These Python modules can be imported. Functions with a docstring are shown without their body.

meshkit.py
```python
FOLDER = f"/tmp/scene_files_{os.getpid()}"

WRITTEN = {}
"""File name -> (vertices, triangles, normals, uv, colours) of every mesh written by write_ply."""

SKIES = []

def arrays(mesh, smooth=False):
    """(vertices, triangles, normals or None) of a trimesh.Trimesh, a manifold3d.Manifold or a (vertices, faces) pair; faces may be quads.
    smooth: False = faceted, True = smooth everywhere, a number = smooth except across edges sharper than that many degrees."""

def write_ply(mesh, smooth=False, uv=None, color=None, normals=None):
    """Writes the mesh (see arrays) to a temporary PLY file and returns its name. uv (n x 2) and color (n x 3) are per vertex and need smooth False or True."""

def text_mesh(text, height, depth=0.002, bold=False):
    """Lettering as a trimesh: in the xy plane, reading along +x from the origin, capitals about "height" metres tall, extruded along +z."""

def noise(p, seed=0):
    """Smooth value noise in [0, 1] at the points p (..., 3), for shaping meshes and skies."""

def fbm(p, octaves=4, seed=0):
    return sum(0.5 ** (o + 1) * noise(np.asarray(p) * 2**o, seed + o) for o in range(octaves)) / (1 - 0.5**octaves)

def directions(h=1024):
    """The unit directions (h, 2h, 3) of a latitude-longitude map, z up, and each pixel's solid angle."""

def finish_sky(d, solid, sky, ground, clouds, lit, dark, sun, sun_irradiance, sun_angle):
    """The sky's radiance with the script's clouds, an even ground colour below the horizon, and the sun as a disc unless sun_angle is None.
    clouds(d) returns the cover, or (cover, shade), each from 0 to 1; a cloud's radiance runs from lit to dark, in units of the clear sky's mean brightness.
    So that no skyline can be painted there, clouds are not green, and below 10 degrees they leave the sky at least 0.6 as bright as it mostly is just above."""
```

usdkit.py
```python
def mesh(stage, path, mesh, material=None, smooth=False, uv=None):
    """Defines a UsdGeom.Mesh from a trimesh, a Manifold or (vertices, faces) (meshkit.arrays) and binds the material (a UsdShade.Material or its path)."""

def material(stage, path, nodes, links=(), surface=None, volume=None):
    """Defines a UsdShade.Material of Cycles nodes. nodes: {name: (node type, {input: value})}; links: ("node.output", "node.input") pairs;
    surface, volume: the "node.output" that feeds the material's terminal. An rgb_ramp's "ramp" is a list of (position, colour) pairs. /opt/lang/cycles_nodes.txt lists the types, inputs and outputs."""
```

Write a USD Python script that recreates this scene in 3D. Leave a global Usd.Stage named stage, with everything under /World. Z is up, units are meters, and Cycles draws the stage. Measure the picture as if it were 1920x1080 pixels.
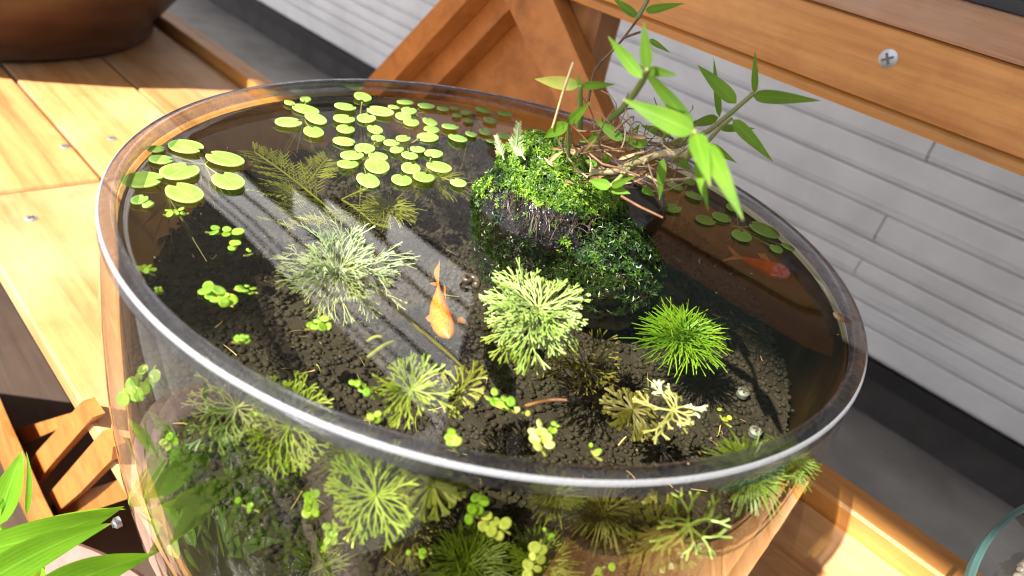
import math
import numpy as np
import trimesh
import shapely.geometry as sg
import usdkit
import meshkit
from pxr import Usd, UsdGeom, UsdLux, UsdShade, Gf, Sdf, Vt

stage = Usd.Stage.CreateInMemory()
UsdGeom.SetStageUpAxis(stage, UsdGeom.Tokens.z)
UsdGeom.SetStageMetersPerUnit(stage, 1.0)
world = UsdGeom.Xform.Define(stage, "/World")
stage.SetDefaultPrim(world.GetPrim())
UsdGeom.Scope.Define(stage, "/World/Looks")

# ------------------------------------------------------------------ camera, sky, sun
FPX, PITCH, ROLL, YAW = 1261.09, 0.5515, 0.2557, 0.6507
EYE = np.array([0.16671, -0.20159, 0.11872])
EXPOSURE = 1.9
SKY = 0.058
SUN_INT = 1.15
SUN = np.array([-0.0902, -0.684, 0.724]); SUN /= np.linalg.norm(SUN)
_d = np.array([-math.sin(YAW) * math.cos(PITCH), math.cos(YAW) * math.cos(PITCH), -math.sin(PITCH)])
_r = np.array([math.cos(YAW), math.sin(YAW), 0.0])
_u = np.cross(_r, _d)
CR = math.cos(ROLL) * _r + math.sin(ROLL) * _u
CU = -math.sin(ROLL) * _r + math.cos(ROLL) * _u
CD = _d
cam = UsdGeom.Camera.Define(stage, "/World/camera")
M = Gf.Matrix4d(*CR, 0, *CU, 0, *(-CD), 0, *EYE, 1)
cam.AddTransformOp().Set(M)
cam.CreateHorizontalApertureAttr(36.0)
cam.CreateVerticalApertureAttr(20.25)
cam.CreateFocalLengthAttr(36.0 * FPX / 1920)
cam.CreateFStopAttr(11.0)
cam.CreateFocusDistanceAttr(0.285)
cam.CreateClippingRangeAttr(Gf.Vec2f(0.01, 1000))
cam.CreateExposureAttr(EXPOSURE)

dome = UsdLux.DomeLight.Define(stage, "/World/sky")
sky_mat = usdkit.material(stage, "/World/Looks/sky", {
    "t": ("sky_texture", {"sky_type": "single_scattering", "sun_disc": False, "sun_elevation": math.asin(SUN[2]), "sun_rotation": math.atan2(SUN[0], SUN[1]), "altitude": 50.0, "air_density": 1.0, "aerosol_density": 2.0, "ozone_density": 1.0}),
    "b": ("background_shader", {"strength": SKY})}, [("t.color", "b.color")], surface="b.background")
UsdShade.MaterialBindingAPI.Apply(dome.GetPrim()).Bind(sky_mat)
sun = UsdLux.DistantLight.Define(stage, "/World/sun")
sun.CreateIntensityAttr(SUN_INT); sun.CreateAngleAttr(0.5); sun.CreateNormalizeAttr(True)
sun.CreateColorAttr(Gf.Vec3f(1.0, 0.95, 0.86))
_x = np.cross([0, 0, 1.0], SUN); _x /= np.linalg.norm(_x); _y = np.cross(SUN, _x)
sun.AddTransformOp().Set(Gf.Matrix4d(*_x, 0, *_y, 0, *SUN, 0, 0, 0, 0, 1))

# ------------------------------------------------------------------ helpers
def ray(px, py):
    v = CD + CR * (px - 960) / FPX + CU * (540 - py) / FPX
    return v / np.linalg.norm(v)
def onz(px, py, z):
    v = ray(px, py); return EYE + v * ((z - EYE[2]) / v[2])
def ony(px, py, y):
    v = ray(px, py); return EYE + v * ((y - EYE[1]) / v[1])
def atd(px, py, d):
    return EYE + ray(px, py) * d
def inbowl(px, py, deep, R=0.150):
    """a point the given depth behind the front glass of the bowl, along the line of sight"""
    v = ray(px, py); a = v[0]**2 + v[1]**2; b = 2 * (EYE[0] * v[0] + EYE[1] * v[1]); c = EYE[0]**2 + EYE[1]**2 - R * R
    t = (-b - math.sqrt(max(b * b - 4 * a * c, 0))) / (2 * a)
    return EYE + v * (t + deep)
def pxm(px, p):
    """metres spanned by px pixels of the photograph at the point p"""
    return px / FPX * float((np.asarray(p) - EYE) @ CD)

_used = {}
def numbered(parent, name):
    k = (parent, name); n = _used.get(k, 0); _used[k] = n + 1
    return name if n == 0 else f"{name}_{n:03d}"
def tag(prim, label=None, cat=None, group=None, kind=None):
    for k, v in (("label", label), ("category", cat), ("group", group), ("kind", kind)):
        if v: prim.SetCustomDataByKey(k, v)
    return prim
def thing(name, label, cat, group=None, loc=(0, 0, 0), kind=None):
    p = "/World/" + numbered("/World", name)
    x = UsdGeom.Xform.Define(stage, p)
    x.AddTranslateOp().Set(Gf.Vec3d(*map(float, loc)))
    o = x.GetPrim(); o._loc = None
    LOC[p] = np.asarray(loc, float)
    return tag(o, label, cat, group, kind)
LOC = {"/World": np.zeros(3)}
def part(parent, name, mesh, mat, smooth=False, label=None, kind=None):
    """parent: a prim (or None for top level); mesh given in world coordinates"""
    pp = str(parent.GetPath()) if parent is not None else "/World"
    off = LOC.get(pp)
    v, f, *uv = (mesh.vertices, mesh.faces) if hasattr(mesh, "vertices") else mesh
    v = np.asarray(v, float) - off
    if uv: smooth = bool(smooth)   # an angle would split the vertices
    p = pp + "/" + numbered(pp, name)
    m = usdkit.mesh(stage, p, (v, np.asarray(f, int)), mat, smooth, uv=uv[0] if uv else None)
    LOC[p] = off
    return tag(m.GetPrim(), label, None, None, kind)
def single(name, mesh, mat, label, cat, group=None, kind=None, smooth=False):
    return tag(part(None, name, mesh, mat, smooth), label, cat, group, kind)

def cat(ms):
    vs, fs, n = [], [], 0
    for m in ms:
        v, f = (m.vertices, m.faces) if hasattr(m, "vertices") else m
        vs.append(np.asarray(v, float)); fs.append(np.asarray(f, int) + n); n += len(v)
    return np.vstack(vs), np.vstack(fs)
def box(x0, x1, y0, y1, z0, z1, ch=0.0):
    if ch <= 0:
        m = trimesh.creation.box([x1 - x0, y1 - y0, z1 - z0]); m.apply_translation([(x0 + x1) / 2, (y0 + y1) / 2, (z0 + z1) / 2]); return m
    pts = []
    for X, sx in ((x0, 1), (x1, -1)):
        for Y, sy in ((y0, 1), (y1, -1)):
            for Z, sz in ((z0, 1), (z1, -1)):
                pts += [(X, Y + sy * ch, Z + sz * ch), (X + sx * ch, Y, Z + sz * ch), (X + sx * ch, Y + sy * ch, Z)]
    return trimesh.convex.convex_hull(np.array(pts))
def tube(pts, r0, r1=None, k=5, cap=True):
    p = np.asarray(pts, float); n = len(p); r1 = r0 if r1 is None else r1
    t = np.gradient(p, axis=0); t /= np.linalg.norm(t, axis=1, keepdims=True) + 1e-12
    ref = np.array([0, 0, 1.0]) if abs(t[:, 2]).mean() < 0.85 else np.array([1.0, 0, 0])
    a = np.cross(t, ref); a /= np.linalg.norm(a, axis=1, keepdims=True) + 1e-12
    b = np.cross(t, a); ang = np.arange(k) * 2 * np.pi / k
    r = np.linspace(r0, r1, n)[:, None, None]
    v = (p[:, None] + r * (np.cos(ang)[None, :, None] * a[:, None] + np.sin(ang)[None, :, None] * b[:, None])).reshape(-1, 3)
    i, j = np.meshgrid(np.arange(n - 1), np.arange(k), indexing="ij"); j2 = (j + 1) % k
    f = np.concatenate([np.stack([i * k + j, i * k + j2, (i + 1) * k + j2], -1).reshape(-1, 3), np.stack([i * k + j, (i + 1) * k + j2, (i + 1) * k + j], -1).reshape(-1, 3)])
    if cap:
        v = np.vstack([v, p[0], p[-1]]); c0, c1 = n * k, n * k + 1
        q = np.arange(k)
        f = np.vstack([f, np.stack([np.full(k, c0), (q + 1) % k, q], 1), np.stack([np.full(k, c1), (n - 1) * k + q, (n - 1) * k + (q + 1) % k], 1)])
    return v, f
def bez(a, b, c, n=8):
    t = np.linspace(0, 1, n)[:, None]; a, b, c = map(np.asarray, (a, b, c))
    return a * (1 - t)**2 + 2 * b * t * (1 - t) + c * t * t
def lathe(prof, n=128, cx=0.0, cy=0.0, a0=0.0, a1=2 * np.pi):
    prof = np.asarray(prof, float); full = abs(a1 - a0 - 2 * np.pi) < 1e-6
    th = np.linspace(a0, a1, n, endpoint=not full); m = len(prof)
    v = np.stack([cx + prof[None, :, 0] * np.cos(th)[:, None], cy + prof[None, :, 0] * np.sin(th)[:, None], np.broadcast_to(prof[None, :, 1], (n, m))], -1).reshape(-1, 3)
    i, j = np.meshgrid(np.arange(n if full else n - 1), np.arange(m - 1), indexing="ij"); i2 = (i + 1) % n
    q = np.stack([i * m + j, i2 * m + j, i2 * m + j + 1, i * m + j + 1], -1).reshape(-1, 4)
    return v, np.vstack([q[:, [0, 1, 2]], q[:, [0, 2, 3]]])
def poly_y(px_pts, y, thick):
    """a board whose front face stands in the plane y, its outline given by points of that plane (x, z)"""
    P = sg.Polygon([(p[0], p[2]) for p in px_pts]).buffer(0)
    m = trimesh.creation.extrude_polygon(P, thick, engine="earcut")
    v = np.array(m.vertices); m.vertices = np.stack([v[:, 0], y + v[:, 2], v[:, 1]], 1); m.fix_normals()
    return m
def leaf(base, tip, hw, bend=0.0, fold=0.25, n=10, twist=0.0, shape="lance", face=None, side=0.0):
    """a leaf blade from base to tip, hw its half width; folded along the midrib, bent and turned a little"""
    base, tip = np.asarray(base, float), np.asarray(tip, float); ax = tip - base; L = np.linalg.norm(ax); ax /= L
    view = (EYE - (base + tip) / 2) if face is None else np.asarray(face, float); view = view / np.linalg.norm(view)
    w = np.cross(ax, view); w /= np.linalg.norm(w) + 1e-9
    up = np.cross(w, ax)
    t = np.linspace(0, 1, n)
    if shape == "lance": wid = np.sin(np.pi * np.clip(t, 0, 1)**0.62)**0.85 * (1 - 0.25 * t)
    else: wid = np.sqrt(np.maximum(0, 1 - (2 * t - 1)**2))
    wid = np.maximum(wid / wid.max(), 0.015)
    mid = base + np.outer(t * L, ax) + np.outer(bend * L * (np.sin(np.pi * t)), up) + np.outer(side * L * np.sin(np.pi * t), w)
    tw = twist * (t - 0.4)
    W = np.cos(tw)[:, None] * w + np.sin(tw)[:, None] * up; U = -np.sin(tw)[:, None] * w + np.cos(tw)[:, None] * up
    rows = []
    for s in (-1, -0.5, 0, 0.5, 1):
        rows.append(mid + W * (s * wid * hw)[:, None] + U * (abs(s) * fold * wid * hw)[:, None])
    v = np.stack(rows, 1).reshape(-1, 3)
    i, j = np.meshgrid(np.arange(n - 1), np.arange(4), indexing="ij")
    q = np.stack([i * 5 + j, i * 5 + j + 1, (i + 1) * 5 + j + 1, (i + 1) * 5 + j], -1).reshape(-1, 4)
    uv = np.stack([np.broadcast_to(np.array([0, .25, .5, .75, 1.0])[None], (n, 5)), np.broadcast_to(t[:, None], (n, 5))], -1).reshape(-1, 2)
    return v, np.vstack([q[:, [0, 1, 2]], q[:, [0, 2, 3]]]), uv
def disc_leaf(c, a, b, ang, normal=(0, 0, 1), n=18, thick=0.0006, notch=True, cup=0.0):
    """a small oval leaf lying in the plane of the normal"""
    nrm = np.asarray(normal, float); nrm /= np.linalg.norm(nrm)
    e1 = np.cross(nrm, [0.3, 0.9, 0.1]); e1 /= np.linalg.norm(e1); e2 = np.cross(nrm, e1)
    E1, E2 = math.cos(ang) * e1 + math.sin(ang) * e2, -math.sin(ang) * e1 + math.cos(ang) * e2
    th = np.linspace(0, 2 * np.pi, n, endpoint=False)
    rr = np.ones(n)
    if notch: rr = 1 - 0.35 * np.exp(-((th - np.pi) / 0.16)**2)
    ring = np.asarray(c) + np.outer(a * rr * np.cos(th), E1) + np.outer(b * rr * np.sin(th), E2) + cup * a * nrm
    in_ = np.asarray(c) + 0.55 * (np.outer(a * rr * np.cos(th), E1) + np.outer(b * rr * np.sin(th), E2)) + 0.25 * cup * a * nrm
    top = np.vstack([ring, in_, np.asarray(c)[None]]) + nrm * thick
    bot = ring - nrm * thick * 0.3
    v = np.vstack([top, bot]); q = np.arange(n); q2 = (q + 1) % n
    f = [np.stack([q, q2, n + q2], 1), np.stack([q, n + q2, n + q], 1), np.stack([n + q, n + q2, np.full(n, 2 * n)], 1),
         np.stack([q2, q, 2 * n + 1 + q], 1), np.stack([q2, 2 * n + 1 + q, 2 * n + 1 + q2], 1)]
    uvr = np.stack([rr * np.cos(th), rr * np.sin(th)], 1)
    return v, np.vstack(f), np.vstack([uvr, .55 * uvr, [[0, 0]], uvr]) * .5 + .5

# ------------------------------------------------------------------ materials
def L(name): return "/World/Looks/" + name
def mat(name, nodes, links, surface="p.BSDF", volume=None):
    return usdkit.material(stage, L(name), nodes, links, surface=surface, volume=volume)
def mottled(name, c1, c2, scale=30.0, rough=0.6, bump=0.0, bscale=200.0, stretch=(1, 1, 1), detail=4.0, spec=0.5, coat=0.0, dist=0.0005, lo=0.35, hi=0.65):
    n = {"g": ("geometry", {}), "mp": ("mapping", {"scale": stretch}), "n": ("noise_texture", {"scale": scale, "detail": detail, "roughness": 0.6}),
         "r": ("rgb_ramp", {"ramp": [(lo, c1), (hi, c2)]}), "p": ("principled_bsdf", {"roughness": rough, "specular_ior_level": spec, "coat_weight": coat, "coat_roughness": 0.08})}
    l = [("g.position", "mp.vector"), ("mp.vector", "n.vector"), ("n.fac", "r.fac"), ("r.color", "p.base_color")]
    if bump:
        n["nb"] = ("noise_texture", {"scale": bscale, "detail": 3.0}); n["b"] = ("bump", {"strength": bump, "distance": dist})
        l += [("mp.vector", "nb.vector"), ("nb.fac", "b.height"), ("b.normal", "p.normal")]
    return mat(name, n, l)
def wood(name, base, dark, axis="x", weather=0.35, pale=(0.55, 0.36, 0.17), rough=0.42, rnd=0.25):
    st = {"x": (2.2, 46, 46), "y": (46, 2.2, 46), "z": (46, 46, 2.2), "d": (20, 40, 20)}[axis]
    n = {"g": ("geometry", {}), "oi": ("object_info", {}), "off": ("vector_math", {"math_type": "scale", "vector1": (3.1, 7.7, 5.3)}), "ad": ("vector_math", {"math_type": "add"}),
         "mp": ("mapping", {"scale": st}), "n": ("noise_texture", {"scale": 1.6, "detail": 7.0, "roughness": 0.62, "distortion": 0.35}),
         "fine": ("noise_texture", {"scale": 7.0, "detail": 6.0, "roughness": 0.78}),
         "wm": ("mapping", {"scale": (5, 9, 9) if axis == "x" else (8, 8, 8)}), "wn": ("noise_texture", {"scale": 1.3, "detail": 5.0, "roughness": 0.6}),
         "r": ("rgb_ramp", {"ramp": [(0.28, dark), (0.5, base), (0.75, tuple(min(1, c * 1.22) for c in base))]}),
         "fr": ("map_range", {"from_min": 0.35, "from_max": 0.65, "to_min": 0.0, "to_max": 0.42, "clamp": True}),
         "sm": ("noise_texture", {"scale": 14.0, "detail": 6.0, "roughness": 0.7}), "sr": ("map_range", {"from_min": 0.50, "from_max": 0.70, "to_min": 0.0, "to_max": 0.38, "clamp": True}), "ms": ("mix", {"mix_type": "multiply", "color2": (0.50, 0.42, 0.36)}),
         "mf": ("mix", {"mix_type": "multiply", "color2": (0.62, 0.5, 0.38)}),
         "wr": ("map_range", {"from_min": 0.46, "from_max": 0.74, "to_min": 0.0, "to_max": weather, "clamp": True}),
         "mw": ("mix", {"mix_type": "mix", "color2": pale}),
         "rv": ("map_range", {"from_min": 0.0, "from_max": 1.0, "to_min": 1.0 - rnd * .7, "to_max": 1.0 + rnd * 0.3}),
         "hv": ("hsv", {"hue": 0.5, "saturation": 1.0, "fac": 1.0}),
         "b": ("bump", {"strength": 0.35, "distance": 0.0006}),
         "p": ("principled_bsdf", {"roughness": rough, "specular_ior_level": 0.4})}
    l = [("oi.random", "off.scale"), ("g.position", "ad.vector1"), ("off.vector", "ad.vector2"), ("ad.vector", "mp.vector"), ("mp.vector", "n.vector"), ("mp.vector", "fine.vector"),
         ("ad.vector", "wm.vector"), ("wm.vector", "wn.vector"), ("n.fac", "r.fac"), ("fine.fac", "fr.value"), ("fr.result", "mf.fac"), ("r.color", "mf.color1"),
         ("wn.fac", "wr.value"), ("wr.result", "mw.fac"), ("mf.color", "mw.color1"), ("oi.random", "rv.value"), ("rv.result", "hv.value"), ("ad.vector", "sm.vector"), ("sm.fac", "sr.value"), ("sr.result", "ms.fac"), ("mw.color", "ms.color1"), ("ms.color", "hv.color"), ("hv.color", "p.base_color"),
         ("fine.fac", "b.height"), ("b.normal", "p.normal")]
    return mat(name, n, l)
def leafmat(name, c, c2, trans=0.45, rough=0.4, scale=60.0, tcol=None, spec=0.4, edge=None):
    tcol = tcol or tuple(min(1, x * 1.5) for x in c)
    return mat(name, {"g": ("geometry", {}), "n": ("noise_texture", {"scale": scale, "detail": 3.0}), "r": ("rgb_ramp", {"ramp": [(0.35, c), (0.7, c2)]}),
                      "oi": ("object_info", {}), "rv": ("map_range", {"to_min": 0.75, "to_max": 1.15}), "hv": ("hsv", {"hue": 0.5, "saturation": 1.0, "fac": 1.0}),
                      "p": ("principled_bsdf", {"roughness": rough, "specular_ior_level": spec}), "t": ("translucent_bsdf", {"color": tcol}), "m": ("mix_closure", {"fac": trans})},
               [("g.position", "n.vector"), ("n.fac", "r.fac"), ("oi.random", "rv.value"), ("rv.result", "hv.value"), ("r.color", "hv.color"), ("hv.color", "p.base_color"), ("p.BSDF", "m.closure1"), ("t.BSDF", "m.closure2")], surface="m.closure")
def bladed(name, c, c2, trans, rough, tcol, tipc=None, vein=0.74):
    """a grass-like leaf: pale midrib, fine veins along it, a dry tip"""
    n = {"g": ("geometry", {}), "tc": ("texture_coordinate", {}), "su": ("separate_xyz", {}), "n": ("noise_texture", {"scale": 70.0, "detail": 4.0}), "r": ("rgb_ramp", {"ramp": [(0.3, c), (0.7, c2)]}),
         "w": ("wave_texture", {"wave_type": "bands", "bands_direction": "x", "scale": 2.6, "distortion": 0.6, "detail": 1.0}), "wr": ("map_range", {"to_min": vein, "to_max": 1.08}),
         "mid": ("math", {"math_type": "subtract", "value2": 0.5}), "ab": ("math", {"math_type": "absolute"}), "mr": ("map_range", {"from_min": 0.0, "from_max": 0.05, "to_min": 0.45, "to_max": 0.0, "clamp": True}),
         "mm": ("mix", {"color2": tuple(min(1, x * 1.7 + .04) for x in c2)}), "tr": ("map_range", {"from_min": 0.90, "from_max": 1.0, "to_min": 0.0, "to_max": 0.8, "clamp": True}), "tm": ("mix", {"color2": tipc or (0.42, 0.40, 0.12)}),
         "oi": ("object_info", {}), "rv": ("map_range", {"to_min": 0.75, "to_max": 1.15}), "mu": ("math", {"math_type": "multiply"}), "hv": ("hsv", {"hue": 0.5, "saturation": 1.0, "fac": 1.0}), "b": ("bump", {"strength": 0.25 if vein < .8 else 0.07, "distance": 0.0004}),
         "p": ("principled_bsdf", {"roughness": rough, "specular_ior_level": 0.3}), "t": ("translucent_bsdf", {"color": tcol}), "m": ("mix_closure", {"fac": trans})}
    l = [("g.position", "n.vector"), ("n.fac", "r.fac"), ("tc.UV", "su.vector"), ("tc.UV", "w.vector"), ("w.fac", "wr.value"), ("su.x", "mid.value1"), ("mid.value", "ab.value1"), ("ab.value", "mr.value"), ("mr.result", "mm.fac"), ("r.color", "mm.color1"),
         ("su.y", "tr.value"), ("tr.result", "tm.fac"), ("mm.color", "tm.color1"), ("oi.random", "rv.value"), ("rv.result", "mu.value1"), ("wr.result", "mu.value2"), ("mu.value", "hv.value"), ("tm.color", "hv.color"), ("hv.color", "p.base_color"),
         ("w.fac", "b.height"), ("b.normal", "p.normal"), ("p.BSDF", "m.closure1"), ("t.BSDF", "m.closure2")]
    return mat(name, n, l, surface="m.closure")
def pane(name, tint=(1, 1, 1), f0=0.04, gloss=(1, 1, 1), rough=0.0, bump=None):
    n = {"lw": ("layer_weight", {"blend": 0.5}), "pw": ("math", {"math_type": "power", "value2": 5.0}), "ma": ("math", {"math_type": "multiply_add", "value2": 1 - f0, "value3": f0, "use_clamp": True}),
         "t": ("transparent_bsdf", {"color": tint}), "s": ("glossy_bsdf", {"color": gloss, "roughness": rough, "distribution": "ggx"}), "m": ("mix_closure", {})}
    l = [("lw.facing", "pw.value1"), ("pw.value", "ma.value1"), ("ma.value", "m.fac"), ("t.BSDF", "m.closure1"), ("s.BSDF", "m.closure2")]
    if bump:
        n |= {"g": ("geometry", {}), "nb": ("noise_texture", {"scale": bump[0], "detail": 1.0}), "b": ("bump", {"strength": bump[1], "distance": 0.002})}
        l += [("g.position", "nb.vector"), ("nb.fac", "b.height"), ("b.normal", "s.normal")]
    return mat(name, n, l, surface="m.closure")

W_DECK = wood("cedar_deck", (0.55, 0.275, 0.105), (0.30, 0.12, 0.038), "x", 0.7, (0.62, 0.42, 0.25))
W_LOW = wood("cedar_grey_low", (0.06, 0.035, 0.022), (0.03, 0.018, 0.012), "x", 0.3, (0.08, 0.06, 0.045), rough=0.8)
W_X = wood("cedar_long", (0.54, 0.25, 0.068), (0.40, 0.16, 0.038), "x", 0.2)
W_Z = wood("cedar_upright", (0.40, 0.165, 0.045), (0.25, 0.09, 0.02), "z", 0.15)
W_D = wood("cedar_brace", (0.45, 0.18, 0.042), (0.30, 0.105, 0.02), "d", 0.1)
W_OLD = wood("cedar_weathered", (0.36, 0.20, 0.12), (0.20, 0.10, 0.06), "x", 0.9, (0.40, 0.30, 0.23), rough=0.7)
SCREW = mat("zinc_screw", {"p": ("principled_bsdf", {"base_color": (0.42, 0.43, 0.45), "metallic": 0.8, "roughness": 0.45})}, [])
SLOT = mat("screw_recess", {"p": ("principled_bsdf", {"base_color": (0.12, 0.12, 0.14), "metallic": 0.6, "roughness": 0.5})}, [])
SIDING = mottled("siding_face", (0.62, 0.605, 0.62), (0.74, 0.725, 0.74), scale=7.0, rough=0.75, bump=0.5, bscale=60.0, dist=0.002, detail=6.0)
LAP = mottled("white_lap_board", (0.82, 0.82, 0.84), (0.88, 0.88, 0.89), scale=3, rough=0.6)
FLASH = mottled("dark_flashing", (0.012, 0.011, 0.014), (0.02, 0.018, 0.02), scale=8, rough=0.5)
FOUND = mottled("foundation_paint", (0.045, 0.038, 0.038), (0.07, 0.06, 0.06), scale=14, rough=0.8)
CONC = mottled("concrete", (0.19, 0.18, 0.168), (0.30, 0.29, 0.275), scale=5, rough=0.9, bump=0.4, bscale=90.0, dist=0.002, detail=8.0)
EAVE = mottled("eave_board", (0.55, 0.54, 0.52), (0.62, 0.61, 0.6), scale=4, rough=0.7)
POT = mottled("brown_pot", (0.030, 0.013, 0.008), (0.075, 0.032, 0.014), scale=9, rough=0.38, bump=0.25, bscale=80, dist=0.001, stretch=(1, 1, 4))
MAUVE = mottled("mauve_pot", (0.20, 0.125, 0.11), (0.28, 0.18, 0.155), scale=60, rough=0.6, bump=0.3, bscale=300)
TRAYM = mottled("green_plastic", (0.012, 0.055, 0.045), (0.02, 0.085, 0.07), scale=20, rough=0.4)
GLASS = pane("bowl_glass", (0.975, 0.975, 0.96), 0.046)
GLASSI = pane("bowl_glass_inside", (0.70, 0.69, 0.50), 0.004)
RIMG = mat("rim_glass", {"g": ("geometry", {}), "n": ("noise_texture", {"scale": 130.0, "detail": 6.0, "roughness": 0.75}), "r": ("map_range", {"from_min": 0.3, "from_max": 0.7, "to_min": 0.12, "to_max": 0.34}), "r2": ("map_range", {"from_min": 0.3, "from_max": 0.7, "to_min": 0.8, "to_max": 1.1}), "hv": ("hsv", {"hue": 0.5, "saturation": 1.0, "fac": 1.0, "color": (0.9, 0.92, 1.0)}), "lw": ("layer_weight", {"blend": 0.5}), "pw": ("math", {"math_type": "power", "value2": 3.0}), "ma": ("math", {"math_type": "multiply_add", "value2": 0.45, "value3": 0.09, "use_clamp": True}),
                         "t": ("transparent_bsdf", {"color": (0.68, 0.67, 0.69)}), "s": ("glossy_bsdf", {"color": (0.9, 0.92, 1.0), "roughness": 0.28}), "m": ("mix_closure", {})},
           [("lw.facing", "pw.value1"), ("pw.value", "ma.value1"), ("ma.value", "m.fac"), ("t.BSDF", "m.closure1"), ("s.BSDF", "m.closure2"), ("g.position", "n.vector"), ("n.fac", "r.value"), ("r.result", "s.roughness"), ("n.fac", "r2.value"), ("r2.result", "hv.value"), ("hv.color", "s.color")], surface="m.closure")
FROST = mat("ground_glass_edge", {"g": ("geometry", {}), "n": ("noise_texture", {"scale": 1100.0, "detail": 3.0}), "b": ("bump", {"strength": 0.9, "distance": 0.0004}),
                                  "p": ("principled_bsdf", {"base_color": (0.34, 0.35, 0.38), "roughness": 0.36, "specular_ior_level": 0.8}), "t": ("transparent_bsdf", {"color": (0.75, 0.75, 0.78)}), "m": ("mix_closure", {"fac": 0.45})},
            [("g.position", "n.vector"), ("n.fac", "b.height"), ("b.normal", "p.normal"), ("p.BSDF", "m.closure1"), ("t.BSDF", "m.closure2")], surface="m.closure")
WATER = pane("water_surface", (0.88, 0.84, 0.66), 0.03, bump=(14.0, 0.05))
TEALG = mat("teal_glass", {"lw": ("layer_weight", {"blend": 0.5}), "pw": ("math", {"math_type": "power", "value2": 3.0}), "ma": ("math", {"math_type": "multiply_add", "value2": 0.7, "value3": 0.15, "use_clamp": True}),
                           "t": ("transparent_bsdf", {"color": (0.35, 0.55, 0.53)}), "s": ("principled_bsdf", {"base_color": (0.22, 0.40, 0.38), "roughness": 0.25}), "m": ("mix_closure", {})},
            [("lw.facing", "pw.value1"), ("pw.value", "ma.value1"), ("ma.value", "m.fac"), ("t.BSDF", "m.closure1"), ("s.BSDF", "m.closure2")], surface="m.closure")
SOIL = mottled("dark_soil", (0.009, 0.008, 0.0082), (0.023, 0.0195, 0.0192), scale=160, rough=0.8, bump=0.5, bscale=900, dist=0.0004)
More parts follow.
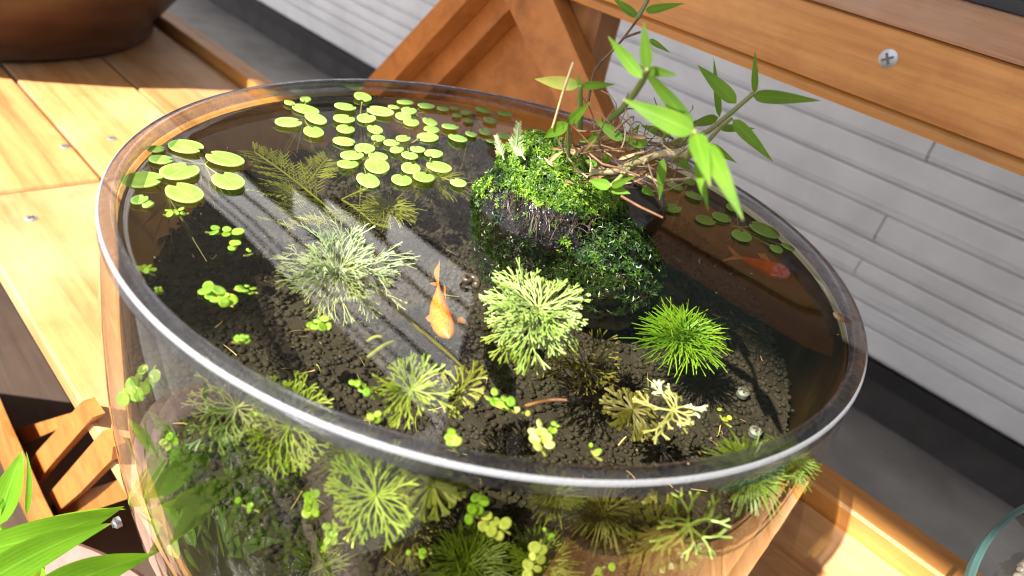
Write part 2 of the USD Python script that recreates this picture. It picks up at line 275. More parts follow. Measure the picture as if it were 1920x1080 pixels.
def padmat(name, c, c2, edge, tcol):
    n = {"g": ("geometry", {}), "tc": ("texture_coordinate", {}), "sb": ("vector_math", {"math_type": "subtract", "vector2": (0.5, 0.5, 0.0)}), "ln": ("vector_math", {"math_type": "length"}), "su": ("separate_xyz", {}), "ab": ("math", {"math_type": "absolute"}),
         "mr": ("map_range", {"from_min": 0.0, "from_max": 0.05, "to_min": 0.5, "to_max": 0.0, "clamp": True}), "er": ("map_range", {"from_min": 0.38, "from_max": 0.5, "to_min": 0.0, "to_max": 0.8, "clamp": True}),
         "n": ("noise_texture", {"scale": 160.0, "detail": 4.0}), "r": ("rgb_ramp", {"ramp": [(0.35, c), (0.7, c2)]}), "m1": ("mix", {"color2": edge}), "m2": ("mix", {"color2": edge}),
         "sp": ("noise_texture", {"scale": 420.0, "detail": 2.0}), "spr": ("map_range", {"from_min": 0.66, "from_max": 0.74, "to_min": 0.0, "to_max": 0.6, "clamp": True}), "m3": ("mix", {"color2": (0.16, 0.12, 0.03)}),
         "oi": ("object_info", {}), "rv": ("map_range", {"to_min": 0.8, "to_max": 1.12}), "hr": ("map_range", {"to_min": 0.485, "to_max": 0.51}), "hv": ("hsv", {"saturation": 1.0, "fac": 1.0}),
         "p": ("principled_bsdf", {"roughness": 0.42, "specular_ior_level": 0.3}), "t": ("translucent_bsdf", {"color": tcol}), "m": ("mix_closure", {"fac": 0.25})}
    l = [("tc.UV", "sb.vector1"), ("sb.vector", "ln.vector1"), ("sb.vector", "su.vector"), ("su.y", "ab.value1"), ("ab.value", "mr.value"), ("ln.value", "er.value"), ("g.position", "n.vector"), ("n.fac", "r.fac"), ("r.color", "m1.color1"), ("mr.result", "m1.fac"),
         ("m1.color", "m2.color1"), ("er.result", "m2.fac"), ("g.position", "sp.vector"), ("sp.fac", "spr.value"), ("spr.result", "m3.fac"), ("m2.color", "m3.color1"), ("oi.random", "rv.value"), ("rv.result", "hv.value"), ("oi.random", "hr.value"), ("hr.result", "hv.hue"), ("m3.color", "hv.color"), ("hv.color", "p.base_color"), ("p.BSDF", "m.closure1"), ("t.BSDF", "m.closure2")]
    return mat(name, n, l, surface="m.closure")
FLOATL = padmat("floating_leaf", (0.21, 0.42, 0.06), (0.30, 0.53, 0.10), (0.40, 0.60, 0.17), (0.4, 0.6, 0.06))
FLOATSH = padmat("floating_leaf_shaded", (0.14, 0.28, 0.04), (0.24, 0.36, 0.06), (0.26, 0.38, 0.1), (0.3, 0.5, 0.05))  # darker copy of the leaf colour, for pads lying in shade
BAMB = bladed("bamboo_leaf", (0.085, 0.21, 0.012), (0.15, 0.30, 0.018), 0.38, 0.5, (0.32, 0.50, 0.02))
BAMBY = leafmat("bamboo_leaf_yellow", (0.25, 0.38, 0.05), (0.62, 0.42, 0.13), 0.4, 0.4, 90.0)
BAMBF = bladed("bamboo_leaf_near", (0.11, 0.30, 0.015), (0.18, 0.42, 0.025), 0.4, 0.36, (0.30, 0.56, 0.03), vein=0.9)
SPRIG = leafmat("sprig_leaf", (0.20, 0.42, 0.035), (0.36, 0.55, 0.07), 0.3, 0.3, 200.0)
SPRIGY = leafmat("sprig_leaf_pale", (0.42, 0.52, 0.12), (0.60, 0.66, 0.25), 0.3, 0.35, 200.0)
def frond(name, c1, c2, rough=0.5, trans=0.25, scale=90.0): return leafmat(name, c1, c2, trans, rough, scale)
F_PALE = frond("frond_pale", (0.27, 0.37, 0.17), (0.46, 0.54, 0.29))
F_BRIGHT = frond("frond_bright", (0.24, 0.38, 0.06), (0.46, 0.56, 0.18))
F_LIME = frond("frond_lime", (0.24, 0.38, 0.035), (0.40, 0.52, 0.09))
F_VIVID = frond("frond_vivid", (0.09, 0.23, 0.008), (0.20, 0.37, 0.02))
F_CREAM = frond("frond_cream", (0.36, 0.40, 0.16), (0.60, 0.60, 0.35))
F_OLIVE = frond("frond_olive", (0.13, 0.165, 0.02), (0.26, 0.30, 0.05))
F_BROWN = frond("frond_brown", (0.085, 0.085, 0.014), (0.15, 0.145, 0.03))
F_ALGA = frond("frond_alga", (0.07, 0.12, 0.008), (0.14, 0.2, 0.02))
STEMM = mottled("plant_stem", (0.16, 0.2, 0.04), (0.24, 0.24, 0.08), scale=80, rough=0.5)
STEMG = mottled("green_cane", (0.13, 0.19, 0.04), (0.20, 0.19, 0.07), scale=120, rough=0.45)
STEMT = mottled("tan_cane", (0.26, 0.20, 0.11), (0.42, 0.34, 0.19), scale=120, rough=0.55)
STEMB = mottled("brown_twig", (0.075, 0.042, 0.025), (0.20, 0.12, 0.065), scale=120, rough=0.7)
STEMR = mottled("reddish_twig", (0.10, 0.042, 0.022), (0.24, 0.12, 0.06), scale=120, rough=0.5)
STRAW = mottled("straw", (0.42, 0.29, 0.13), (0.55, 0.42, 0.22), scale=150, rough=0.6)
ROCKM = mottled("wet_rock", (0.003, 0.0025, 0.0025), (0.013, 0.010, 0.008), scale=120, rough=0.22, bump=0.9, bscale=420, dist=0.001, coat=0.6)
RUST = mottled("rusty_stone", (0.012, 0.008, 0.005), (0.045, 0.022, 0.010), scale=90, rough=0.7, bump=0.9, bscale=500)
BEAD = mat("wet_bead", {"p": ("principled_bsdf", {"base_color": (0.02, 0.018, 0.02), "roughness": 0.08, "specular_ior_level": 0.9, "coat_weight": 0.5})}, [])
MOSS = [leafmat("moss_bright", (0.10, 0.23, 0.012), (0.29, 0.41, 0.045), 0.3, 0.4, 500.0), leafmat("moss_mid", (0.03, 0.09, 0.008), (0.10, 0.19, 0.018), 0.3, 0.4, 500.0), leafmat("moss_dark", (0.008, 0.022, 0.005), (0.022, 0.055, 0.010), 0.2, 0.35, 500.0)]
ROOT = mottled("dark_root", (0.02, 0.014, 0.014), (0.10, 0.065, 0.05), scale=300, rough=0.5)
FISH = mat("fish_skin", {"g": ("geometry", {}), "n": ("voronoi_texture", {"scale": 900.0, "feature": "f1"}), "r": ("rgb_ramp", {"ramp": [(0.3, (0.72, 0.15, 0.012)), (0.7, (0.88, 0.27, 0.03))]}),
                         "p": ("principled_bsdf", {"roughness": 0.35, "subsurface_weight": 0.1, "subsurface_scale": 0.002})}, [("g.position", "n.vector"), ("n.distance", "r.fac"), ("r.color", "p.base_color")])
FIN = mat("fish_fin", {"p": ("principled_bsdf", {"base_color": (0.85, 0.35, 0.10), "roughness": 0.4}), "t": ("transparent_bsdf", {"color": (1, 0.85, 0.7)}), "m": ("mix_closure", {"fac": 0.62})}, [("p.BSDF", "m.closure1"), ("t.BSDF", "m.closure2")], surface="m.closure")
EYEM = mat("fish_eye", {"p": ("principled_bsdf", {"base_color": (0.01, 0.01, 0.01), "roughness": 0.15})}, [])
FLAKE = mottled("food_flake", (0.42, 0.25, 0.15), (0.55, 0.36, 0.23), scale=300, rough=0.8)
SHELL = mottled("snail_shell", (0.03, 0.022, 0.015), (0.07, 0.05, 0.03), scale=300, rough=0.35)
# brown and orange paint dark reflections and the refracted sunlit deck, plus algae specks
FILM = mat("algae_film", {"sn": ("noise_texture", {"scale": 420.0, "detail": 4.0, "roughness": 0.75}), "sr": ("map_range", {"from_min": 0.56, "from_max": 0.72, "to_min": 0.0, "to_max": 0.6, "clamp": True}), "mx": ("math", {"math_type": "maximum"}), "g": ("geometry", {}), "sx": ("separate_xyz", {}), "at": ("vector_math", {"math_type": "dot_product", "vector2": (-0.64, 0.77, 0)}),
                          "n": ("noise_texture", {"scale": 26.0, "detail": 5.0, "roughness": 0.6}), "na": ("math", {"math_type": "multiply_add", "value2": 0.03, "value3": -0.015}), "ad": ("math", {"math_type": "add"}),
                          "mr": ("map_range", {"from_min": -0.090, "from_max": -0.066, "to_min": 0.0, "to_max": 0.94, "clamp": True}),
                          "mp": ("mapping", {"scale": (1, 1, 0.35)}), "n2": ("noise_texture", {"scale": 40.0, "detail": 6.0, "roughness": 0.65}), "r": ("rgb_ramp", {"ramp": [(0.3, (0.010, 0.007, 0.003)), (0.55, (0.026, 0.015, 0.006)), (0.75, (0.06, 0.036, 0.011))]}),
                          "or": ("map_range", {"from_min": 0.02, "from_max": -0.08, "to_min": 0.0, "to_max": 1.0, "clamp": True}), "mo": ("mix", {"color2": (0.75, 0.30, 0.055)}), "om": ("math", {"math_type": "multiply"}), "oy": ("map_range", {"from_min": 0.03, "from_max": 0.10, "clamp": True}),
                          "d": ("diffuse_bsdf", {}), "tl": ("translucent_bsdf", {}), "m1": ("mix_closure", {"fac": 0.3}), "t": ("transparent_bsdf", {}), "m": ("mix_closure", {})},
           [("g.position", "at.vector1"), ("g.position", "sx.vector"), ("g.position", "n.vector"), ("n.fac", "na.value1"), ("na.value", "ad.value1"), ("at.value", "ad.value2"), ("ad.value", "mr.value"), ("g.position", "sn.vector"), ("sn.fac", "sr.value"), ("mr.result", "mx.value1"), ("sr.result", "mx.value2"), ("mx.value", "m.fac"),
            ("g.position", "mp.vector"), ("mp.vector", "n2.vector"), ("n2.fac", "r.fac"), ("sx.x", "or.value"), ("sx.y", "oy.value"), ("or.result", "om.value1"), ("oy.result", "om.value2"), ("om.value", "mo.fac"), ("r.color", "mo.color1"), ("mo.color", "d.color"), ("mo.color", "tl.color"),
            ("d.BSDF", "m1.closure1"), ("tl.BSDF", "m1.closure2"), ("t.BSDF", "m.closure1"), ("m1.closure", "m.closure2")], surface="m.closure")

# ------------------------------------------------------------------ setting: ground, house wall, eave
GZ, WY = -0.70, 1.207
single("ground", trimesh.Trimesh([[-80, -80, GZ], [80, -80, GZ], [80, 80, GZ], [-80, 80, GZ]], [[0, 1, 2], [0, 2, 3]], process=False), CONC, "pale concrete ground below the plant stand and along the house wall", "ground", kind="structure")
rng = np.random.default_rng(5)
wall = thing("house_wall", "pale grey house wall of long narrow stone-look siding courses behind the plant stand", "wall", loc=(0, WY, GZ))
part(wall, "foundation", box(-6, 4, WY + 0.03, WY + 0.2, GZ, -0.60), FOUND)
part(wall, "flashing", box(-6, 4, WY - 0.012, WY + 0.2, -0.60, -0.566), FLASH)
part(wall, "backing", cat([box(-4.8, 4, WY + 0.012, WY + 0.19, -0.565, 1.0), box(-1.05, 4, WY + 0.012, WY + 0.19, 1.001, 2.0)]), FLASH)
def siding_plank(x0, x1, z0, z1, d, lip):
    """one course piece: a slightly uneven face, a sloped wavy band along its lower edge, a small top bevel"""
    g = 0.0012; y = WY - d; m_ = max(3, int((x1 - x0) / 0.09)); xs = np.linspace(x0 + g, x1 - g, m_)
    q = np.stack([xs * 3.1, np.full(m_, z0 * 17), np.zeros(m_)], -1); w1 = meshkit.noise(q * 2.7, 1) - .5; w2 = meshkit.noise(q * 1.9 + 50, 2) - .5
    rows = [(np.full(m_, WY + .011), np.full(m_, z0)), (np.full(m_, y + .009), np.full(m_, z0 + .001)), (y + .0075 + .002 * w2, z0 + lip * (.7 + .5 * w1)), (y + .0022 * w2, z0 + lip * (1 + .7 * w1)), (y - .0005 + .002 * w1, np.full(m_, z1 - .003)), (np.full(m_, y + .003), np.full(m_, z1)), (np.full(m_, WY + .011), np.full(m_, z1))]
    v = np.stack([np.stack([xs, a, b], -1) for a, b in rows], 1).reshape(-1, 3); n = len(rows); f = []
    for i in range(m_ - 1):
        for k in range(n):
            a, b = i * n + k, i * n + (k + 1) % n; f += [(a, b, b + n), (a, b + n, a + n)]
    e = (m_ - 1) * n
    for k in range(1, n - 1): f += [(0, k + 1, k), (e, e + k, e + k + 1)]
    return v, np.array(f)
z, row = -0.563, 0
while z < 1.99:
    h = rng.choice([0.034, 0.045, 0.058, 0.040]) if z < 0.4 else 0.11
    x = -4.2 if z < 0.99 else -1.05
    x -= 0.0 if z > 0.99 else rng.uniform(0, 0.6)
    while x < 1.4:
        l = rng.uniform(2.4, 5.0) if z < 0.4 else rng.uniform(1.0, 2.0)
        part(wall, "siding_plank", siding_plank(x, x + l, z, min(z + h, 2.0) - 0.001, rng.uniform(0.004, 0.011), rng.uniform(0.010, 0.018)), SIDING)
        x += l
    z += h; row += 1
NY = 3.6
nh = thing("neighbour_house", "white lap-sided neighbouring house, seen only as the striped pale reflection in the water", "house", loc=(-8, NY, GZ))
z, k = 2.96, 0
while z < 6.4:
    h = (0.30, 0.17, 0.36, 0.22)[k % 4]
    xl = float(np.interp(z + h / 2, [2.96, 3.26, 3.9, 4.4], [-3.6, -5.2, -6.6, -11.0]))
    v = np.array([(xl, NY + .02, z), (xl, NY - .03, z), (xl, NY, z + h), (xl, NY + .02, z + h)]); v2 = v + [-3.1 - xl, 0, 0]
    q = np.vstack([v, v2]); f = []
    for a in range(4):
        b = (a + 1) % 4; f += [(a, b, 4 + b), (a, 4 + b, 4 + a)]
    f += [(0, 2, 1), (0, 3, 2), (4, 5, 6), (4, 6, 7)]
    part(nh, "lap_board", (q, np.array(f)), LAP)
    if z < 4.0: part(nh, "joint", box(xl, -3.1, NY - .004, NY + .03, z + h + .0005, z + h + .036), CONC)
    z += h + (.037 if z < 4.0 else .003); k += 1
part(nh, "core", box(-16, -3.11, NY + .031, NY + 5, GZ, 6.4), FOUND)
K = 0.036
single("roof_eave", box(-7, 5, K - 0.945 * 2.0, WY + 0.25, 2.001, 2.10), EAVE, "deep pale eave of the house high over the plant stand", "eave", kind="structure")

# ------------------------------------------------------------------ the stepped plant stand
Z2 = -0.19
stand = thing("plant_stand", "stepped orange-brown cedar plant stand that carries the glass bowl", "plant stand", loc=(0, 0, GZ))
DULL = mat("dull_zinc", {"p": ("principled_bsdf", {"base_color": (0.16, 0.19, 0.23), "metallic": 0.3, "roughness": 0.6})}, [])
def screw(parent, c, n, r=0.0045, name="screw", sm=None):
    """a cross-head screw set in a surface; c on the surface, n its outward normal"""
    n = np.asarray(n, float); n /= np.linalg.norm(n)
    m = trimesh.creation.revolve([(0, 0.0013), (r * 0.6, 0.0011), (r, 0.0003), (r, -0.002), (0, -0.002)], sections=20)
    T = trimesh.geometry.align_vectors([0, 0, 1], n); T[:3, 3] = c; m.apply_transform(T)
    s = part(parent, name, m, sm or SCREW, 40)
    cr = cat([box(-r * .62, r * .62, -r * .13, r * .13, 0.0011, 0.00165), box(-r * .13, r * .13, -r * .62, r * .62, 0.00113, 0.0016)])
    v = trimesh.transform_points(cr[0], T @ trimesh.transformations.rotation_matrix(0.6, [0, 0, 1]))
    part(s, "cross_recess", (v, cr[1]), SLOT)
    return s
planks2 = [(-0.128, -0.0265), (-0.0235, 0.0805), (0.0835, 0.2005)]
for x0, x1 in ((-1.7, -0.4355), (-0.4325, 1.0)):
    for y0, y1 in planks2:
        if x0 < -1 and y0 > 0.05: x1 = -0.4355
        pk = part(stand, "deck_plank", box(x0, x1, y0, y1, Z2 - 0.018, Z2, 0.0018), W_DECK, label=None)
for q in ((58, 410), (122, 275), (210, 260)):
    screw(stand, onz(*q, Z2), (0, 0, 1), 0.0045)
part(stand, "back_batten", box(-1.7, 1.0, 0.2015, 0.230, -0.235, -0.1755, 0.002), W_X)
for xx in (-1.6, -0.15, 0.9):   # legs of the middle tier
    for yy in (-0.09, 0.17):
        part(stand, "leg", box(xx, xx + 0.04, yy, yy + 0.025, GZ, -0.209, 0.0015), W_Z)
# upper tier
Y3, Z3 = 0.27, 0.108
part(stand, "upper_rail", box(-0.235, 1.2, Y3, Y3 + 0.022, 0.0425, 0.0855, 0.0012), W_X)
part(stand, "rail_moulding", box(-0.235, 1.2, Y3 + 0.003, Y3 + 0.022, 0.033, 0.042, 0.003), W_X)
for i, (y0, y1) in enumerate(((0.2615, 0.37), (0.374, 0.48), (0.484, 0.59))):
    part(stand, "upper_plank", box(-0.26, 1.25, y0, y1, 0.0865, Z3, 0.003), W_OLD, label="weathered pinkish plank of the upper tier" if i == 0 else None)
screw(stand, ony(1665, 110, Y3 + 0.0), (0, -1, 0), 0.0056)
def P3(l, y): return [ony(a, b, y) for a, b in l]
# end frame of the upper tier: crossing braces and a wide post
part(stand, "end_post", poly_y(P3([(1062, -15), (1128, 25), (1097, 150), (1070, 260), (1050, 260), (1066, 20)], Y3 + 0.023), Y3 + 0.023, 0.03), W_Z)
part(stand, "end_board", poly_y(P3([(905, -30), (1068, -20), (1090, 110), (1062, 250), (700, 330), (800, 160)], Y3 + 0.06), Y3 + 0.06, 0.018), W_D)
part(stand, "cross_brace", poly_y(P3([(938, -20), (1028, -20), (1101, 145), (1160, 280), (1100, 290), (990, 90)], Y3 + 0.001), Y3 + 0.001, 0.02), W_D)
part(stand, "long_brace", poly_y(P3([(842, -18), (893, -18), (745, 143), (600, 300), (545, 300), (696, 141)], Y3 + 0.0), Y3 + 0.0, 0.028), W_D)
part(stand, "long_brace", poly_y(P3([(930, -18), (958, 14), (826, 151), (700, 282), (640, 282), (771, 148)], Y3 + 0.03), Y3 + 0.03, 0.028), W_D)
for xx in (1.1,):
    part(stand, "leg", box(xx, xx + 0.05, 0.55, 0.58, GZ, 0.0855, 0.0015), W_Z)
part(stand, "leg", box(1.1, 1.15, 0.293, 0.318, GZ, 0.0855, 0.0015), W_Z)
# lower tier
Z1 = -0.475
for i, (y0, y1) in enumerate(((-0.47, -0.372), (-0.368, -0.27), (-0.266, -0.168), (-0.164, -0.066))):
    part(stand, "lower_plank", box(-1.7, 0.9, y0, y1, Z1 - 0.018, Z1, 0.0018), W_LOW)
for xx in (-1.6, 0.8):
    for yy in (-0.46, -0.13):
        part(stand, "leg", box(xx, xx + 0.04, yy, yy + 0.025, GZ, Z1 - 0.019, 0.0015), W_Z)
# lattice between the lower and the middle tier, at the near left
YB = -0.134
def B(l, y, t, nm, m=W_D, lb=None): part(stand, nm, poly_y(P3(l, y), y, t), m, label=lb)
B([(-60, 640), (0, 784), (69, 940), (100, 1003), (60, 1060), (-60, 1000)], YB - 0.010, 0.005, "lattice_post")
B([(154, 752), (174, 782), (91, 877), (60, 920), (40, 890), (70, 846)], YB + 0.003, 0.006, "lattice_slat")
B([(192, 808), (212, 838), (209, 862), (151, 923), (110, 958), (92, 925)], YB + 0.003, 0.006, "lattice_slat")
B([(20, 809), (160, 766), (130, 795), (30, 838)], YB + 0.012, 0.006, "lattice_slat")
B([(80, 950), (240, 893), (240, 935), (90, 985)], YB + 0.012, 0.006, "lattice_slat")
part(stand, "lattice_back", box(-0.40, 0.0, -0.05, -0.038, -0.42, -0.21), W_D)
for q in ((30, 965), (217, 981)):
    screw(stand, ony(*q, YB - 0.0105), (0, -1, 0), 0.0026, "bolt")

# ------------------------------------------------------------------ the glass bowl
ZW = -0.009
OUT = [(0.0, -0.1885), (0.085, -0.1885), (0.105, -0.186), (0.122, -0.178), (0.136, -0.164), (0.145, -0.148), (0.1500, -0.130), (0.1520, -0.110), (0.1530, -0.085), (0.1530, -0.060), (0.1522, -0.035), (0.1508, -0.014), (0.1502, -0.0062)]
INN = [(0.0, -0.1835), (0.085, -0.1833), (0.102, -0.181), (0.118, -0.1735), (0.131, -0.160), (0.1398, -0.145), (0.1448, -0.128), (0.1468, -0.110), (0.1478, -0.085), (0.1478, -0.060), (0.1470, -0.035), (0.1456, -0.014), (0.1450, -0.0062)]
def rin(z): return np.interp(z, [p[1] for p in INN][1:], [p[0] for p in INN][1:])
bowl = thing("glass_bowl", "big round clear glass bowl of water plants in the middle of the deck", "glass bowl", loc=(0, 0, Z2))
part(bowl, "outer_wall", lathe(OUT, 180), GLASS, True)
part(bowl, "inner_wall", lathe(INN[::-1], 180), GLASSI, True)
def rimring(pts, n=220): return lathe(pts + pts[:1], n)
part(bowl, "rim", rimring([(0.1452, -0.0062), (0.1446, -0.0044), (0.1442, -0.0024), (0.1444, -0.0010), (0.1450, -0.0003), (0.1460, 0.0), (0.1478, -0.0003), (0.1490, -0.0009), (0.14905, -0.0022), (0.1501, -0.0062)]), RIMG, 50)
part(bowl, "ground_edge", rimring([(0.14905, -0.00100), (0.1495, -0.00120), (0.1499, -0.0017), (0.1500, -0.0024), (0.1495, -0.0026)]), FROST, 50)
part(bowl, "algae_film", lathe([(rin(zz) - 0.0009, zz) for zz in np.linspace(-0.125, ZW + 0.0004, 14)], 180), FILM, True, kind="stuff")  # painted layer for the refracted deck and dark inner reflections, with algae specks

# water
th = np.linspace(0, 2 * np.pi, 180, endpoint=False)
rw = rin(ZW) - 0.0004
rings = [0.0, 0.35, 0.7, 0.9, 0.965, 0.985, 0.995, 1.0]; zz = [0, 0, 0, 0, 0.0001, 0.0004, 0.0010, 0.0018]
wv, wf = lathe([(r * rw, ZW + dz) for r, dz in zip(rings, zz)], 180)
single("water", (wv, wf), WATER, "clear tea-tinted water filling the glass bowl almost to its rim", "water", kind="structure", smooth=True)

# soil
def zsoil(x, y):
    t = (x * 0.64 - y * 0.77) / 0.145
    base = -0.0505 - 0.021 * t - 0.004 * np.maximum(0, t)**2
    nz = meshkit.noise(np.stack([np.asarray(x) * 28, np.asarray(y) * 28, np.zeros_like(np.asarray(x, float))], -1), 3)
    return base + (nz - 0.5) * 0.006
rng = np.random.default_rng(11)
nr, na = 26, 120
sv = [[0, 0, float(zsoil(np.array(0.0), np.array(0.0)))]]; 
for i in range(1, nr + 1):
    for k in range(na):
        r = 0.1425 * i / nr; a = 2 * np.pi * k / na; x, y = r * math.cos(a), r * math.sin(a); sv.append([x, y, float(zsoil(np.array(x), np.array(y)))])
top = len(sv) - na
for zz_ in (-0.10, -0.14, -0.175):
    for k in range(na):
        a = 2 * np.pi * k / na; r = rin(zz_) - 0.0035; sv.append([r * math.cos(a), r * math.sin(a), zz_])
sf = [[0, 1 + k, 1 + (k + 1) % na] for k in range(na)]
for i in range(nr + 2):
    for k in range(na):
        a, b = 1 + i * na + k, 1 + i * na + (k + 1) % na; sf += [[a, a + na, b + na], [a, b + na, b]]
ico = trimesh.creation.icosphere(1, 1.0); gv0, gf0 = np.array(ico.vertices), np.array(ico.faces)
iv0, if0 = np.array(trimesh.creation.icosphere(0, 1.0).vertices), np.array(trimesh.creation.icosphere(0, 1.0).faces)
gm = []
N = 14000
rr = 0.1445 * np.sqrt(rng.uniform(0, 1, N)); aa = rng.uniform(0, 2 * np.pi, N)
gx, gy = rr * np.cos(aa), rr * np.sin(aa); gz = zsoil(gx, gy)
variants = []
for k in range(6):
    variants.append(gv0 * (1 + 0.35 * (meshkit.noise(gv0 * 1.6 + 9 * k, k) - 0.5))[:, None] * np.array([1, 0.9, 0.8]))
for i in range(N):
    s = rng.choice([0.0009, 0.0012, 0.0016], p=[0.45, 0.4, 0.15]) * rng.uniform(0.8, 1.2); c, si = math.cos(aa[i] * 7), math.sin(aa[i] * 7)
    v = variants[i % 6] * s; v = np.stack([c * v[:, 0] - si * v[:, 1], si * v[:, 0] + c * v[:, 1], v[:, 2]], 1)
    gm.append((v + [gx[i], gy[i], gz[i] + rng.uniform(-0.0006, 0.0012)], gf0))
soil = tag(UsdGeom.Xform.Define(stage, "/World/aquarium_soil").GetPrim(), "bed of dark grey-brown rounded soil granules at the bottom of the bowl", "soil", kind="stuff")
LOC["/World/aquarium_soil"] = np.zeros(3)
part(soil, "soil_bed", (np.array(sv), np.array(sf)), SOIL, 40, kind="stuff")
part(soil, "granule", cat(gm), SOIL, True, kind="stuff")

# ------------------------------------------------------------------ water plants
def basis(n):
    n = np.asarray(n, float); n /= np.linalg.norm(n); a = np.cross(n, [0, 0, 1.0]) if abs(n[2]) < 0.9 else np.cross(n, [0, 1.0, 0]); a /= np.linalg.norm(a)
    return a, np.cross(n, a), n
def burst(c, R, normal, fronds, rng, forks=3, dome=0.25, r0=0.00045, r1=0.00022, spread=0.55, first=0.35, lift=(-0.2, 0.5), k=3, arc=None, aspect=1.0, wob=0.10):
    """a whorl of repeatedly forked thread-like fronds"""
    a, b, n = basis(normal); out = []
    def seg(p, d, L, level, rad):
        q1 = p + d * L * 0.5 + n * L * rng.uniform(-.05, .08); d2 = d + (a * rng.normal(0, wob) + b * rng.normal(0, wob) + n * rng.normal(-0.06, wob)); d2 /= np.linalg.norm(d2)
        q2 = q1 + d2 * L * 0.5
        rn = max(rad * 0.82, r1)
        out.append(tube([p, q1, q2], rad, rn, k, cap=(level == 0)))
        if level > 0:
            w = np.cross(n, d2); w /= np.linalg.norm(w) + 1e-9
            for s in (-1, 1):
                ang = spread * rng.uniform(0.35, 1.0) * s
                d3 = d2 * math.cos(ang) + w * math.sin(ang) + n * rng.normal(0, 0.12); d3 /= np.linalg.norm(d3)
                seg(q2, d3, L * rng.uniform(0.62, 0.95), level - 1, rn)
    tot = sum(0.78**i for i in range(forks + 1))
    for i in range(fronds):
        th = 2 * np.pi * (i + rng.uniform(-.3, .3)) / fronds if arc is None else rng.uniform(*arc)
        e = rng.uniform(*lift)
        d = math.cos(e) * (a * math.cos(th) + b * math.sin(th)) + math.sin(e) * n
        Lr = R * rng.uniform(0.62, 1.1)
        out_len = Lr / tot
        seg(np.asarray(c, float) + n * R * dome * rng.uniform(0, .5), d, out_len, forks, r0)
    return cat(out)
def hairball(c, R, normal, n_, rng, r0=0.0004, up=(0.0, 1.2), squash=0.6, k=3):
    a, b, n = basis(normal); out = []
    for i in range(n_):
        th, e = rng.uniform(0, 2 * np.pi), rng.uniform(*up)
        d = math.cos(e) * (a * math.cos(th) + b * math.sin(th)) + math.sin(e) * n * squash
        L = R * rng.uniform(0.55, 1.05); s = np.asarray(c) + (a * rng.normal(0, .12) + b * rng.normal(0, .12)) * R
        m_ = s + d * L * 0.55 + n * L * 0.12
        out.append(tube(bez(s, m_, s + d * L - n * L * 0.12, 4), r0, r0 * 0.5, k, cap=False))
    return cat(out)
def pinnate(base, tip, rng, n_=16, side=0.4, r0=0.0005, sub=4, k=3, normal=(0, 0, 1)):
    """a feather: a stalk with side fronds, each with little side threads"""
    base, tip = np.asarray(base, float), np.asarray(tip, float); ax = tip - base; L = np.linalg.norm(ax); ax /= L
    w = np.cross(ax, normal); w /= np.linalg.norm(w); out = [tube(bez(base, (base + tip) / 2 + np.asarray(normal) * 0.05 * L, tip, 6), r0 * 1.4, r0, k)]
    for i in range(n_):
        t = 0.2 + 0.8 * i / (n_ - 1)
        for s in (-1, 1):
            l = side * L * (1.1 - 0.75 * t) * rng.uniform(.8, 1.15); p = base + ax * L * t
            d = ax * 0.75 + w * s * rng.uniform(.7, 1.0) + np.asarray(normal) * rng.normal(0, .15); d /= np.linalg.norm(d)
            out.append(tube([p, p + d * l * .5 + ax * l * .04, p + d * l + ax * l * .15], r0 * .7, r0 * .35, k, cap=False))
            for j in range(sub):
                q = p + d * l * (0.3 + 0.65 * j / sub)
                for s2 in (-1, 1):
                    d2 = d * .8 + np.cross(np.asarray(normal), d) * s2 * .6; d2 /= np.linalg.norm(d2)
                    out.append(tube([q, q + d2 * l * .3], r0 * .45, r0 * .3, k, cap=False))
    return cat(out)
def plant(name, label, c, foliage, fm, stem=False, group="feathery water plants in the bowl", sm=STEMM, catg="water plant", depth=None):
    c = np.asarray(c, float)
    t = thing(name, label, catg, group, loc=c)
    part(t, "foliage", foliage, fm, 30)
    if stem:
        s = np.array([c[0] + 0.004, c[1] + 0.003, float(zsoil(np.array(c[0]), np.array(c[1]))) - 0.002])
        if s[2] < c[2] - 0.006: part(t, "stem", tube(bez(s, (s + c) / 2 + [0.003, -0.002, 0], c, 6), 0.0009, 0.0007, 6), sm, True)
    return t
R_ = lambda s: np.random.default_rng(s)
VIEW = -CD
c = onz(635, 522, -0.016)
plant("feathery_plant", "pale grey-green lacy starburst plant just under the water between left leaves and orange fish", c, cat([burst(c, pxm(120, c), (0.05, -0.1, 1), 40, R_(1), 4, 0.3, 0.00026, 0.00017, 0.34, wob=0.14, lift=(-0.2, 0.35)), burst(c, pxm(88, c), (0.05, -0.1, 1), 30, R_(111), 4, 0.4, 0.00026, 0.00017, 0.34, wob=0.15, lift=(0.3, 1.1))]), F_PALE)
c = onz(1003, 600, -0.005)
plant("feathery_plant", "largest bright green forked plant head floating right of the orange fish", c, cat([burst(c, pxm(112, c), (0.05, -0.15, 1), 36, R_(2), 4, 0.35, 0.00028, 0.00026, 0.33, k=4, wob=.13), burst(c + [0, 0, 0.003], pxm(85, c), (0.05, -0.15, 1), 20, R_(22), 4, 0.45, 0.00028, 0.00026, 0.33, lift=(0.2, 0.7), k=4)]), F_BRIGHT)
c = onz(772, 735, -0.016)
plant("feathery_plant", "lime green wheel of thin forked fronds near the front rim below the orange fish", c, burst(c, pxm(74, c), (0.1, -0.3, 1), 26, R_(3), 3, 0.2, 0.0003, 0.00022, 0.3, lift=(-.2, .7)), F_LIME)
c = onz(1280, 640, -0.020)
plant("feathery_plant", "vivid green fluffy ball of fine needles right of the brightest plant head", c, cat([hairball(c, pxm(95, c), (0, -0.1, 1), 420, R_(4), 0.00036, (-0.1, 1.3), 0.75), hairball(c, pxm(80, c), (0, -0.3, 1), 200, R_(44), 0.00036, (0.2, 1.3), 0.85)]), F_VIVID)
